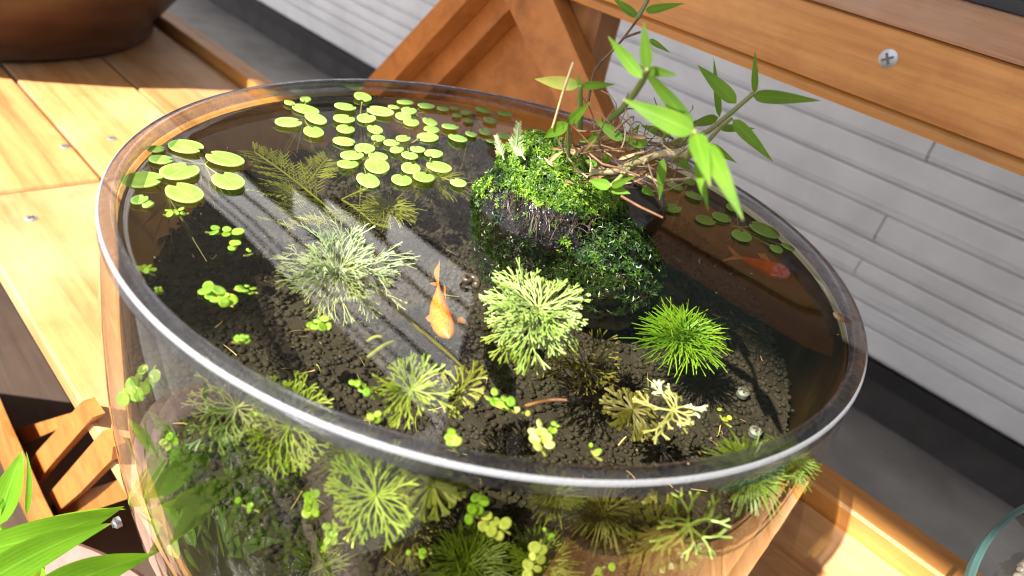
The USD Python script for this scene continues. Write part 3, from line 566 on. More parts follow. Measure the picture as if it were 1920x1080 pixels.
c = onz(1262, 770, -0.012)
plant("feathery_plant", "sparse cream-green coral-like sprig near the right front rim", c, burst(c, pxm(72, c), (0.2, -0.3, 1), 9, R_(5), 3, 0.1, 0.00042, 0.00038, 0.5, k=4, wob=0.34, lift=(-.3, .8)), F_CREAM)
c = onz(560, 345, -0.026)
fern = cat([pinnate(onz(622, 395, -0.030), onz(478, 285, -0.018), R_(6), 15, 0.42, 0.00045), pinnate(onz(600, 378, -0.028), onz(470, 352, -0.02), R_(61), 12, 0.4, 0.00042), pinnate(onz(575, 345, -0.026), onz(620, 290, -0.02), R_(62), 11, 0.5, 0.0004)])
plant("feathery_plant", "olive feather-leaved plant under water beside the left cluster of floating leaves", c, fern, F_OLIVE)
c = onz(600, 390, -0.030)
plant("feathery_plant", "olive feathery frond under water below the mat of floating leaves", c, cat([pinnate(onz(640, 375, -0.034), onz(520, 415, -0.022), R_(7), 12, 0.45, 0.0004), pinnate(onz(640, 375, -0.034), onz(700, 350, -0.022), R_(71), 10, 0.45, 0.0004), pinnate(onz(640, 375, -0.034), onz(700, 420, -0.022), R_(72), 9, 0.5, 0.00036)]), F_OLIVE)
for i, (q, rad, lb, mt) in enumerate((((815, 345), 70, "yellow-green fuzzy alga under the leaf mat left of the mossy rock", F_OLIVE), ((730, 395), 60, "yellow-olive fuzzy alga below the front leaves of the mat", F_OLIVE))):
    c = onz(*q, -0.022)
    plant("alga_tuft", lb, c, hairball(c, pxm(rad, c), (0, 0, 1), 260, R_(80 + i), 0.00028, (-0.2, 0.9), 0.7), mt, False, "fuzzy algae in the bowl", catg="alga")
c = onz(862, 735, -0.024)
plant("feathery_plant", "small olive fan frond right of the lime wheel plant", c, burst(c, pxm(58, c), (0.2, -0.3, 1), 12, R_(9), 3, 0.1, 0.0005, 0.00045, 0.4, k=4), F_OLIVE)
c = onz(1185, 770, -0.026)
plant("feathery_plant", "dull olive-brown flat frond left of the cream coral-like sprig", c, burst(c, pxm(60, c), (0.2, -0.3, 1), 18, R_(10), 3, 0.1, 0.00055, 0.0005, 0.4, k=4), F_BROWN)
c = onz(860, 690, -0.030)
plant("feathery_plant", "dark olive bunch of fine fronds half hidden under the brightest plant head", onz(1100, 690, -0.03), burst(onz(1100, 690, -0.03), pxm(80, c), (0, -0.2, 1), 12, R_(101), 3, 0.1, 0.0004, 0.0003, 0.5), F_BROWN)
# plants added low behind the front glass in place of refracted second views
def low(q, deep): return inbowl(*q, deep)
c = low((445, 765), 0.030)
plant("feathery_plant", "added refracted copy of a sparse yellow-white lacy plant behind the glass below the left of the rim", c, burst(c, pxm(95, c), VIEW + [0, 0, 0.5], 16, R_(12), 4, 0.1, 0.00026, 0.0002, 0.5, wob=0.15), F_PALE)
c = low((545, 800), 0.034)
plant("feathery_plant", "added refracted copy of a dense yellow-green lacy plant behind the glass just below the white rim edge", c, burst(c, pxm(85, c), VIEW + [0, 0, 0.3], 24, R_(13), 4, 0.1, 0.0003, 0.0002, 0.5), F_LIME)
c = low((705, 930), 0.020)
plant("feathery_plant", "added refracted copy of a lime starburst plant behind the front glass, the largest below the rim", c, burst(c, pxm(92, c), VIEW + [0, 0, 0.4], 28, R_(14), 3, 0.1, 0.00032, 0.0003, 0.38), F_LIME)
c = low((812, 905), 0.026)
plant("feathery_plant", "added refracted copy of a broad olive-brown frond behind the front glass right of the lime starburst", c, burst(c, pxm(62, c), VIEW, 20, R_(15), 3, 0.1, 0.0006, 0.0006, 0.35, k=4), F_OLIVE)
c = low((1290, 985), 0.018)
plant("feathery_plant", "added refracted copy of an open pale fork-leaved sprig behind the glass at the lower right", c, burst(c, pxm(88, c), VIEW + [0, 0, 0.2], 9, R_(16), 2, 0.1, 0.0006, 0.0005, 0.7, k=4, wob=0.2), F_BRIGHT)
c = low((1235, 1000), 0.026)
plant("feathery_plant", "added refracted copy of a mass of olive-brown flat fronds behind the glass at the lower right", c, burst(c, pxm(85, c), VIEW, 22, R_(17), 3, 0.1, 0.0006, 0.0006, 0.4, k=4), F_BROWN)
for i, (q, rad, deep, lb) in enumerate((((880, 1060), 95, 0.022, "green mossy alga bank behind the glass at the bottom edge"), ((1010, 1060), 80, 0.024, "mossy alga bank with pale buds behind the glass at bottom centre"), ((1400, 885), 80, 0.02, "bright green alga strip added for a moss reflection right under the right part of the rim"), ((1480, 865), 55, 0.02, "short green alga strip added for a moss reflection at the right end under the rim"))):
    c = low(q, deep)
    plant("alga_tuft", lb, c, hairball(c, pxm(rad, c), VIEW * 0.5 + [0, 0, 1], 420, R_(180 + i), 0.0003, (-0.3, 1.0), 0.8), F_ALGA, False, "fuzzy algae in the bowl", catg="alga")

for i, (q, rad, deep, mt, lb) in enumerate((((660, 860), 70, 0.034, F_OLIVE, "yellow-olive fuzz behind the glass just left of the broad olive frond, close under the rim"), ((600, 1065), 75, 0.024, F_ALGA, "dark mossy alga at the bottom edge left of centre behind the glass"), ((770, 1010), 60, 0.030, F_BROWN, "brown fuzz behind the glass under the lime starburst"),
                                              ((1130, 960), 75, 0.034, F_BROWN, "wide brown fuzz behind the glass right of the lime chain"), ((1250, 1070), 70, 0.024, F_ALGA, "dark mossy alga at the bottom edge right of centre behind the glass"), ((1040, 930), 55, 0.036, F_OLIVE, "olive fuzz behind the glass above the mossy bank"))):
    c = low(q, deep)
    plant("alga_tuft", lb, c, hairball(c, pxm(rad, c), VIEW * 0.6 + [0, 0, 1], 300, R_(680 + i), 0.0003, (-0.5, 1.0), 0.8), mt, False, "fuzzy algae in the bowl", catg="alga")
# floating round-leaved plants
def float_plant(label, leaves, hub, seed, lm=FLOATL, z=ZW + 0.0007, group="floating plants with oval lime leaves"):
    rg = R_(seed); h = onz(*hub, ZW - 0.004)
    t = thing("floating_plant", label, "floating plant", group, loc=h)
    for (x, y, hw) in leaves:
        c = onz(x, y, z + rg.uniform(0, 0.0004)); a = pxm(hw, c) * rg.uniform(.9, 1.04)
        to = h - c; ang = math.atan2(to[1], to[0])
        nrm = np.array([rg.normal(0, .05), rg.normal(0, .05), 1.0])
        e1 = np.cross(nrm / np.linalg.norm(nrm), [0.3, 0.9, 0.1]); base = math.atan2(e1[1], e1[0])
        lf = part(t, "leaf", disc_leaf(c, a, a * rg.uniform(0.74, 0.9), ang + math.pi - base + rg.normal(0, .25), nrm, 22, 0.0005, cup=rg.uniform(0.0, 0.07)), lm, 40)
        if rg.uniform() < 0.75:
            b = c + (h - c) * min(1, a / (np.linalg.norm(h - c) + 1e-6)) * 0.9; b[2] = z - 0.0005
            part(lf, "stalk", tube(bez(b, (b + h) / 2 + [0, 0, -0.001], h, 5), 0.00035, 0.0003, 4), STEMM, True)
    rt = []
    for i in range(16):
        d = np.array([rg.normal(0, .010), rg.normal(0, .010), -rg.uniform(.008, .025)])
        rt.append(tube(bez(h, h + d * .5 + [rg.normal(0, .003), 0, 0], h + d, 5), 0.0002, 0.00012, 3, False))
    part(t, "root", cat(rt), F_BROWN)
    return t
float_plant("floating plant with the biggest lime leaves, upper half of the cluster by the left rim", [(349, 277, 31), (422, 299, 40), (337, 323, 40), (428, 340, 36), (302, 300, 21), (292, 281, 16)], (384, 308), 1)
float_plant("floating plant with notched lime leaves, lower half of the cluster by the left rim", [(267, 338, 38), (346, 363, 38), (262, 376, 17), (278, 384, 11)], (318, 372), 2)
float_plant("floating plant against the back rim at the left end of the leaf mat", [(573, 187, 14), (543, 194, 12), (573, 206, 26), (592, 223, 24), (541, 231, 25), (588, 249, 23)], (570, 222), 3)
float_plant("floating plant in the back left of the leaf mat", [(680, 183, 20), (647, 202, 22), (713, 210, 25), (687, 223, 22), (645, 224, 23), (648, 243, 20), (703, 244, 17)], (675, 218), 4)
float_plant("floating plant with wet leaves at the left front of the leaf mat", [(709, 260, 16), (645, 267, 20), (684, 280, 23), (660, 293, 23), (709, 294, 21), (652, 309, 22), (707, 312, 28), (690, 339, 27)], (680, 300), 5)
float_plant("floating plant of small leaves at the back middle of the mat", [(760, 193, 17), (767, 208, 16), (738, 202, 12), (756, 219, 17), (771, 230, 17), (799, 200, 17), (806, 230, 18), (830, 205, 12)], (778, 212), 6)
float_plant("floating plant in the centre of the leaf mat", [(756, 260, 15), (734, 269, 17), (744, 282, 16), (783, 281, 17), (768, 293, 21), (802, 258, 21), (809, 244, 17)], (764, 272), 7)
float_plant("floating plant at the front right of the leaf mat nearest the mossy rock", [(813, 289, 19), (770, 317, 24), (823, 314, 26), (753, 339, 25), (794, 334, 26), (859, 344, 18)], (800, 318), 8)
float_plant("floating plant with a pale leaf pair behind the tip of the mossy rock", [(844, 239, 18), (858, 261, 24), (883, 253, 14), (910, 248, 13), (920, 265, 10), (946, 256, 14)], (880, 250), 9)
float_plant("floating plant of round shaded leaves with holes by the back rim", [(853, 204, 11), (874, 212, 12), (879, 227, 12), (857, 217, 12), (905, 207, 15), (947, 214, 14), (919, 227, 16)], (890, 215), 10, FLOATSH)
float_plant("floating plant of shaded leaves by the right rim under the bamboo tips", [(1323, 413, 22), (1353, 408, 20), (1377, 392, 19), (1390, 443, 22), (1432, 433, 29), (1455, 467, 15), (1477, 464, 13)], (1385, 425), 11, FLOATSH)
float_plant("floating plant of shaded leaves hidden behind the bamboo", [(1265, 350, 16), (1292, 342, 15), (1300, 368, 17), (1262, 392, 18), (1240, 372, 13)], (1275, 370), 12, FLOATSH)

# small round-leaved sprigs
def sprig(label, q, px, n, seed, zf=None, deep=None, mt=SPRIG, stem=True, ang=None):
    rg = R_(seed)
    c = onz(*q, zf if zf is not None else ZW - 0.001) if deep is None else inbowl(*q, deep)
    t = thing("leaf_sprig", label, "water plant", "loose round-leaved sprigs in the bowl", loc=c)
    R = pxm(px, c); up = np.array([0, 0, 1.0]) if deep is None else (VIEW + np.array([0, 0, 0.4])) / np.linalg.norm(VIEW + np.array([0, 0, 0.4]))
    a, b, nn = basis(up); th = rg.uniform(0, 6.28) if ang is None else ang
    d = a * math.cos(th) + b * math.sin(th); w = np.cross(nn, d)
    for i in range(n):
        s = (i // 2 + 0.5) / max(1, (n // 2)) * 2 - 1; sd = 1 if i % 2 else -1
        p = c + d * R * s * 0.75 + w * R * sd * rg.uniform(.18, .36) + nn * rg.uniform(0, .0015)
        rad = R * rg.uniform(.24, .38) * (1.25 if n < 6 else 1.0)
        part(t, "leaf", disc_leaf(p, rad, rad * rg.uniform(.75, .95), rg.uniform(0, 6.28), up + np.array([rg.normal(0, .3), rg.normal(0, .3), 0]), 12, 0.0003, False, cup=0.15), mt, 40)
    if stem:
        part(t, "stem", tube(bez(c - d * R, c + w * R * .1 - nn * 0.001, c + d * R, 5), 0.0004, 0.0004, 5), STEMM, True)
SP = [("four-leaf lime sprig floating below the left leaf cluster", (414, 437), 27, 5, {}), ("single lime leaf pair right below the four-leaf sprig", (443, 460), 18, 3, {}),
      ("tiny lime leaf pair drifting left of the lacy starburst", (466, 477), 9, 2, {}), ("narrow lime sprig tilted beside the left glass wall", (330, 402), 22, 6, {}),
      ("upper small sprig against the left glass wall", (274, 508), 22, 6, {}), ("lower small sprig against the left glass wall", (298, 548), 9, 4, {}),
      ("long many-leaved lime sprig left of the lacy starburst", (408, 560), 38, 9, {}), ("compact lime leaf clump at the end of the long sprig", (461, 546), 22, 6, {}),
      ("small ragged lime sprig near the left front rim", (454, 641), 18, 6, {}), ("upright lime sprig with bare stem below the lacy starburst", (598, 612), 28, 6, {}),
      ("bright pale-edged clump left of the lime wheel plant", (675, 727), 24, 7, {}), ("small oval clump touching the front rim below the pale-edged clump", (701, 785), 17, 4, {}),
      ("lime chain of round leaves inside the front rim", (935, 757), 32, 8, {}), ("pair of pale yellow leaves at the end of the lime chain", (968, 772), 14, 3, {"mt": SPRIGY}),
      ("pale yellow sprig with spread leaves by the front rim", (1012, 828), 36, 7, {"mt": SPRIGY}), ("small green top of the pale yellow sprig", (1037, 806), 14, 4, {}),
      ("tiny lime leaf pair at the front rim right of the pale sprig", (1119, 854), 14, 3, {}), ("flat lime clump pressed on the inner front rim", (848, 830), 22, 5, {}),
      ("slim upright green blades on the soil left of the two added screws", (1361, 790), 16, 3, {"zf": -0.03, "mt": F_LIME}),
      ("added refracted copy of a yellow-green clump behind the left glass under the rim", (268, 720), 40, 9, {"deep": 0.03}), ("added refracted copy of a small lime leaf pair behind the glass below the sparse lacy plant", (475, 778), 14, 3, {"deep": 0.015}),  # sprigs set deep are added as refracted second views of floating ones
      ("added refracted copy of a lime clump among dark reflections at the lower left glass", (320, 828), 18, 4, {"deep": 0.02}), ("added refracted copy of a rounded lime clump behind the glass left of the lime starburst", (585, 944), 28, 8, {"deep": 0.016}),
      ("added refracted copy of stacked lime leaves behind the glass below the rounded clump", (622, 1000), 26, 7, {"deep": 0.014}), ("added refracted copy of upper leaves of the lime chain behind the front glass", (895, 945), 26, 5, {"deep": 0.018}),
      ("added refracted copy of big yellow-lime leaves of the chain behind the front glass", (925, 985), 36, 6, {"deep": 0.016, "mt": SPRIGY}), ("added refracted copy of a lime leaf pair behind the glass by the bottom alga bank", (793, 1038), 17, 3, {"deep": 0.012}),
      ("added refracted copy of a lime leaf pair cut by the bottom of the picture behind the glass", (1122, 1073), 17, 3, {"deep": 0.012}), ("added refracted copy of small green leaves above the mossy bank behind the glass", (1032, 1006), 12, 3, {"deep": 0.016}),
      ("added refracted copy of pale cream buds in the mossy bank behind the glass", (1005, 1045), 34, 7, {"deep": 0.016, "mt": SPRIGY}), ("added refracted copy of faint lime leaves among reflections behind the lower left glass", (470, 953), 18, 3, {"deep": 0.016})]
for i, (lb, q, px, n, kw) in enumerate(SP): sprig(lb, q, px, n, 300 + i, **kw)

# loose debris in the water
for i, (a, b, r, lb, mt, zz_) in enumerate((((985, 762), (1062, 750), 0.0007, "brown dead blade floating by the lime chain", STEMR, -0.012), ((1160, 835), (1176, 818), 0.0004, "thin white fleck on the soil right of the pale sprig", STRAW, -0.05),
                                            ((690, 672), (738, 640), 0.0009, "yellow-brown dead frond piece below the lacy starburst", F_OLIVE, -0.02), ((690, 640), (716, 632), 0.0008, "short yellow frond piece above the lime wheel plant", F_OLIVE, -0.02), ((740, 582), (880, 700), 0.0011, "long olive decayed stem running past the orange fish", F_BROWN, -0.036))):
    p, q = onz(*a, zz_), onz(*b, zz_ + 0.003)
    single("dead_frond", tube(bez(p, (p + q) / 2 + [0, 0, .002], q, 6), r, r * .6, 5), mt, lb, "plant debris", "loose plant debris in the water", smooth=True)
rg = R_(500); db = [[], [], []]
for i in range(190):
    r, a = .138 * math.sqrt(rg.uniform()), rg.uniform(0, 6.28); x, y = r * math.cos(a), r * math.sin(a); zz_ = float(zsoil(np.array(x), np.array(y))) + .0016; th = rg.uniform(0, 6.28); l = rg.uniform(.0015, .009)
    p = np.array([x, y, zz_]); q = p + [l * math.cos(th), l * math.sin(th), rg.uniform(0, .001)]; db[rg.choice(3, p=[.5, .3, .2])].append(tube(bez(p, (p + q) / 2 + rg.normal(0, .0008, 3), q, 4), rg.uniform(.00018, .0005), .00015, 4))
for d_, m_, lb, nm in zip(db, (STEMB, F_OLIVE, STRAW), ("scattered brown rotted bits on the dark soil", "scattered olive leaf bits on the dark soil", "scattered pale threads and bits on the dark soil"), ("brown_debris", "olive_debris", "pale_debris")):
    single(nm, cat(d_), m_, lb, "plant debris", kind="stuff")
sp_ = []
for i in range(90):
    r, a = .143 * rg.uniform() ** .4, rg.uniform(0, 6.28); q = rg.choice([.00014, .00022, .0004], p=[.6, .3, .1])
    sp_.append((iv0 * np.array([1, 1, .4]) * q + [r * math.cos(a), r * math.sin(a), ZW + .0003], if0))
single("surface_dust", cat(sp_), STRAW, "pale specks of dust floating on the water", "dust", kind="stuff")
c = onz(1580, 597, ZW + 0.0008)
fl = trimesh.creation.icosphere(2, 1.0); fv = np.array(fl.vertices) * (1 + .35 * (meshkit.noise(np.array(fl.vertices) * 2.3, 4) - .5))[:, None] * [0.0042, 0.0032, 0.0008]
single("food_flake", (fv + c, fl.faces), FLAKE, "pinkish tan crumb floating against the right rim", "crumb", smooth=True)
c = onz(879, 527, ZW + 0.001)
sn = [tube([c + [0.0035 * math.cos(t) * (1 - t / 9), 0.0035 * math.sin(t) * (1 - t / 9), 0.0012 * t / 6] for t in np.linspace(0, 6.6, 22)], 0.0014, 0.0006, 8)]
single("snail", cat(sn), SHELL, "little dark snail at the water surface left of the brightest plant head", "snail", smooth=True)
for q, lb in (((1394, 735), "upper of two screw heads added on the soil at the right for reflected rail screws"), ((1417, 808), "lower, duller of two screw heads added on the soil at the right for reflected rail screws")):
    x, y, _ = onz(*q, -0.06); zz_ = float(zsoil(np.array(x), np.array(y))) + 0.0014; p = onz(*q, zz_)  # screw heads added here in place of reflections of the rail screws
    t = thing("screw_head", lb, "screw", "two screw heads added for reflections", loc=p)
    screw(t, p, (0.05, -0.25, 1), 0.0026, "head", DULL)

# ------------------------------------------------------------------ fish
def fish(label, tail, head, z0, z1, hw, seed, fins=True):
    A, Bp = onz(*tail, z0), onz(*head, z1); ax = Bp - A; Ln = np.linalg.norm(ax); ax /= Ln
    t = thing("fish", label, "fish", None, loc=(A + Bp) / 2)
    up = np.array([0, 0, 1.0]); w = np.cross(ax, up); w /= np.linalg.norm(w); up = np.cross(w, ax)
    s = np.linspace(0.16, 1, 22); u = (s - 0.16) / 0.84
    wid = hw * np.interp(u, [0, .15, .4, .65, .82, .93, 1], [.12, .28, .72, 1.0, .95, .68, .06])
    hgt = wid * np.interp(u, [0, .4, 1], [2.0, 1.25, .8])
    curve = 0.10 * Ln * np.sin(u * 2.6) * 0.5
    k = 14; ang = np.arange(k) * 2 * np.pi / k
    mid = A + np.outer(s * Ln, ax) + np.outer(curve, w)
    v = (mid[:, None] + wid[:, None, None] * np.cos(ang)[None, :, None] * w + hgt[:, None, None] * np.sin(ang)[None, :, None] * up).reshape(-1, 3)
    i, j = np.meshgrid(np.arange(len(s) - 1), np.arange(k), indexing="ij"); j2 = (j + 1) % k
    f = np.vstack([np.stack([i * k + j, i * k + j2, (i + 1) * k + j2], -1).reshape(-1, 3), np.stack([i * k + j, (i + 1) * k + j2, (i + 1) * k + j], -1).reshape(-1, 3)])
    v = np.vstack([v, mid[0], mid[-1]]); q = np.arange(k)
    f = np.vstack([f, np.stack([np.full(k, len(v) - 2), (q + 1) % k, q], 1), np.stack([np.full(k, len(v) - 1), (len(s) - 1) * k + q, (len(s) - 1) * k + (q + 1) % k], 1)])
    part(t, "body", (v, f), FISH, True)
    r = mid[0]
    fan = [r + ax * 0.02 * Ln] + [r - ax * Ln * 0.2 * (1 - .35 * math.cos(x * 3)) * 1.0 + up * Ln * .13 * x + w * Ln * 0.03 * math.sin(x * 5) for x in np.linspace(-1, 1, 9)]
    part(t, "tail_fin", (np.array(fan), np.array([[0, i, i + 1] for i in range(1, 9)])), FIN)
    d0 = A + ax * Ln * .42 + up * hgt.max() * .8
    dors = [d0, d0 + ax * Ln * .14, d0 + ax * Ln * .05 + up * hw * .8, d0 - ax * Ln * .07 + up * hw * .55]
    part(t, "dorsal_fin", (np.array(dors), np.array([[0, 1, 2], [0, 2, 3]])), FIN)
    for sg_ in (-1, 1):
        b0 = A + ax * Ln * .76 + w * sg_ * hw * .85
        pf = [b0, b0 + w * sg_ * hw * .75 - ax * Ln * .03 - up * hw * .3, b0 + w * sg_ * hw * .95 - ax * Ln * .085 - up * hw * .3, b0 + w * sg_ * hw * .6 - ax * Ln * .13 - up * hw * .2, b0 - ax * Ln * .05]
        part(t, "pectoral_fin", (np.array(pf), np.array([[0, 1, 2], [0, 2, 3], [0, 3, 4]])), FIN)
        e = trimesh.creation.icosphere(2, hw * .17); e.apply_translation(A + ax * Ln * .93 + w * sg_ * hw * .62 + up * hw * .25)
        part(t, "eye", e, EYEM, True)
    return t
c = onz(840, 590, -0.022)
fish("bright orange fish swimming towards the front rim in sunlight, seen from above", (818, 520), (848, 634), -0.022, -0.018, pxm(21, c), 1)
c = onz(1450, 500, -0.022); HW2 = pxm(14, c)
_f2 = FISH; FISH = mottled("fish_skin_shaded", (0.34, 0.038, 0.004), (0.50, 0.07, 0.008), scale=200, rough=0.9, spec=0.05)  # skin colour darkened to carry the shade on this fish
fish("dull red-orange fish in the shade near the right glass wall", (1372, 478), (1498, 519), -0.024, -0.019, HW2, 2)

# ------------------------------------------------------------------ mossy rock and bamboo
rc = np.array([0.004, 0.022, -0.012])
def rockshape(c, r, seed, sub=4, amp=0.35, fr=1.7):
    m = trimesh.creation.icosphere(sub, 1.0); v = np.array(m.vertices)
    n = meshkit.fbm(v * fr + seed * 3.1, 5, seed); v = v * (1 + amp * (n - .5) * 2)[:, None] * np.asarray(r)
    return v + c, np.array(m.faces)
rock = thing("mossy_rock", "wet moss-covered rock that rises out of the water in the middle of the bowl", "rock", loc=rc)
rv, rf = rockshape(rc, (0.034, 0.028, 0.036), 3)
rv2, rf2 = rockshape(np.array([0.037, 0.026, -0.022]), (0.027, 0.022, 0.024), 7)
part(rock, "stone", (rv, rf), ROCKM, True)
part(rock, "low_shoulder", (rv2, rf2), ROCKM, True)
rb = R_(20)
def near_surface(v, f, n, rg, cond):
    m = trimesh.Trimesh(v, f, process=False); a = m.area_faces; idx = rg.choice(len(f), n, p=a / a.sum())
    b = rg.dirichlet([1, 1, 1], n); p = (m.vertices[m.faces[idx]] * b[:, :, None]).sum(1); nn = m.face_normals[idx]
    k = cond(p, nn); return p[k], nn[k]
def tufts(P, Nn, rg, size, blades):
    vs, fs, n = [], [], 0
    for p, nn in zip(P, Nn):
        a, b, _ = basis(nn + rg.normal(0, .35, 3)); s = size * rg.uniform(.55, 1.25); h = nn * s * rg.uniform(.1, .9)
        for i in range(blades):
            th = 2 * np.pi * (i + rg.uniform(-.3, .3)) / blades; d = a * math.cos(th) + b * math.sin(th); w = np.cross(nn, d)
            vs += [p + h, p + h + d * s * .5 + w * s * .2 + nn * s * .2, p + h + d * s + nn * s * rg.uniform(-.1, .4), p + h + d * s * .5 - w * s * .2 + nn * s * .2]
            fs += [[n, n + 1, n + 2], [n, n + 2, n + 3]]; n += 4
    return np.array(vs), np.array(fs)
Pm, Nm = near_surface(rv, rf, 17000, rb, lambda p, n: (p[:, 2] > -0.008) & (n[:, 2] > -0.3))
# facing: towards the camera side and low = bare wet stone
fr_ = (Pm - rc) @ np.array([0.55, -0.83, 0]) ; hgt_ = Pm[:, 2]
bare = (fr_ > 0.013) & (hgt_ < 0.0045 + 0.2 * (fr_ - 0.013)) & (rb.uniform(0, 1, len(Pm)) < .93)
Pk, Nk = Pm[~bare], Nm[~bare]
sel = 0.55 * rb.uniform(0, 1, len(Pk)) + 0.75 * meshkit.noise(Pk * 130, 5) - 0.1 + 8 * (Pk[:, 2] - 0.010)
part(rock, "bright_moss", tufts(Pk[sel > .62], Nk[sel > .62], rb, 0.0019, 6), MOSS[0], kind="stuff")
part(rock, "green_moss", tufts(Pk[(sel <= .62) & (sel > .25)], Nk[(sel <= .62) & (sel > .25)], rb, 0.0018, 5), MOSS[1], kind="stuff")
part(rock, "dark_moss", tufts(Pk[sel <= .25], Nk[sel <= .25], rb, 0.0018, 5), MOSS[2], kind="stuff")
P2, N2 = near_surface(rv2, rf2, 4600, rb, lambda p, n: (p[:, 2] > -0.030) & (n[:, 2] > -0.3))
u2 = rb.uniform(0, 1, len(P2))
part(rock, "shoulder_moss", tufts(P2[u2 > .45], N2[u2 > .45], rb, 0.0021, 6), MOSS[2], kind="stuff")
part(rock, "shoulder_shoots", tufts(P2[(u2 <= .25) & (P2[:, 2] > -0.010)], N2[(u2 <= .25) & (P2[:, 2] > -0.010)], rb, 0.0022, 5), MOSS[1], kind="stuff")
Pw, Nw = near_surface(rv, rf, 5200, rb, lambda p, n: (p[:, 2] < -0.008) & (p[:, 2] > -0.04))
part(rock, "sunken_moss", tufts(Pw[:2600], Nw[:2600], rb, 0.0016, 5), MOSS[2], kind="stuff")
bd = []
ic1 = trimesh.creation.icosphere(1, 1.0); iv, jf = np.array(ic1.vertices), np.array(ic1.faces)
for p in Pm[bare]:
    bd.append((iv * np.array([1, 1, .6]) * rb.choice([.0003, .00045, .0007], p=[.5, .35, .15]) + p, jf))
if bd: part(rock, "wet_grit", cat(bd), BEAD, True, kind="stuff")
rt = []
root0 = atd(1040, 400, 0.255)
front = Pm[bare & (Pm[:, 2] > 0.002)]
for i in range(150):
    p = front[rb.integers(len(front))] if len(front) else rc
    d = np.array([0.5, -0.75, 0]) * rb.uniform(.2, .7) + [rb.normal(0, .25), rb.normal(0, .25), rb.uniform(-.5, .5)]
    d = d / np.linalg.norm(d) * rb.uniform(.004, .011)
    rt.append(tube(bez(p, p + d * .6 + [0, 0, .002], p + d, 4), .00022, .00012, 3, False))
part(rock, "root_hairs", cat(rt), ROOT, kind="stuff")
for i, (b_, t_) in enumerate((((965, 300), (972, 232)), ((945, 300), (930, 255)), ((985, 300), (958, 262)))):
    p = ony(*b_, 0.0); q = ony(*t_, 0.0)
    part(rock, "moss_spike", pinnate(p, q, R_(400 + i), 18, 0.30, 0.00028, 0, 4, tuple((EYE - p) / np.linalg.norm(EYE - p))), F_PALE, label="pale feathery moss spike")
# submerged stones round the rock
for i, (q, s, lb, mt) in enumerate((((1230, 560), 0.020, "dark flat stone under water in the rock's shade", ROCKM),)):
    p = onz(*q, -0.045); p[2] = float(zsoil(p[0:1], p[1:2])[0]) + s * 0.12
    v, f = rockshape(p, (s, s * .8, s * .5), 20 + i, 3, .4, 1.3)
    single("sunken_stone", (v, f), mt, lb, "stone", "stones under water", smooth=True)

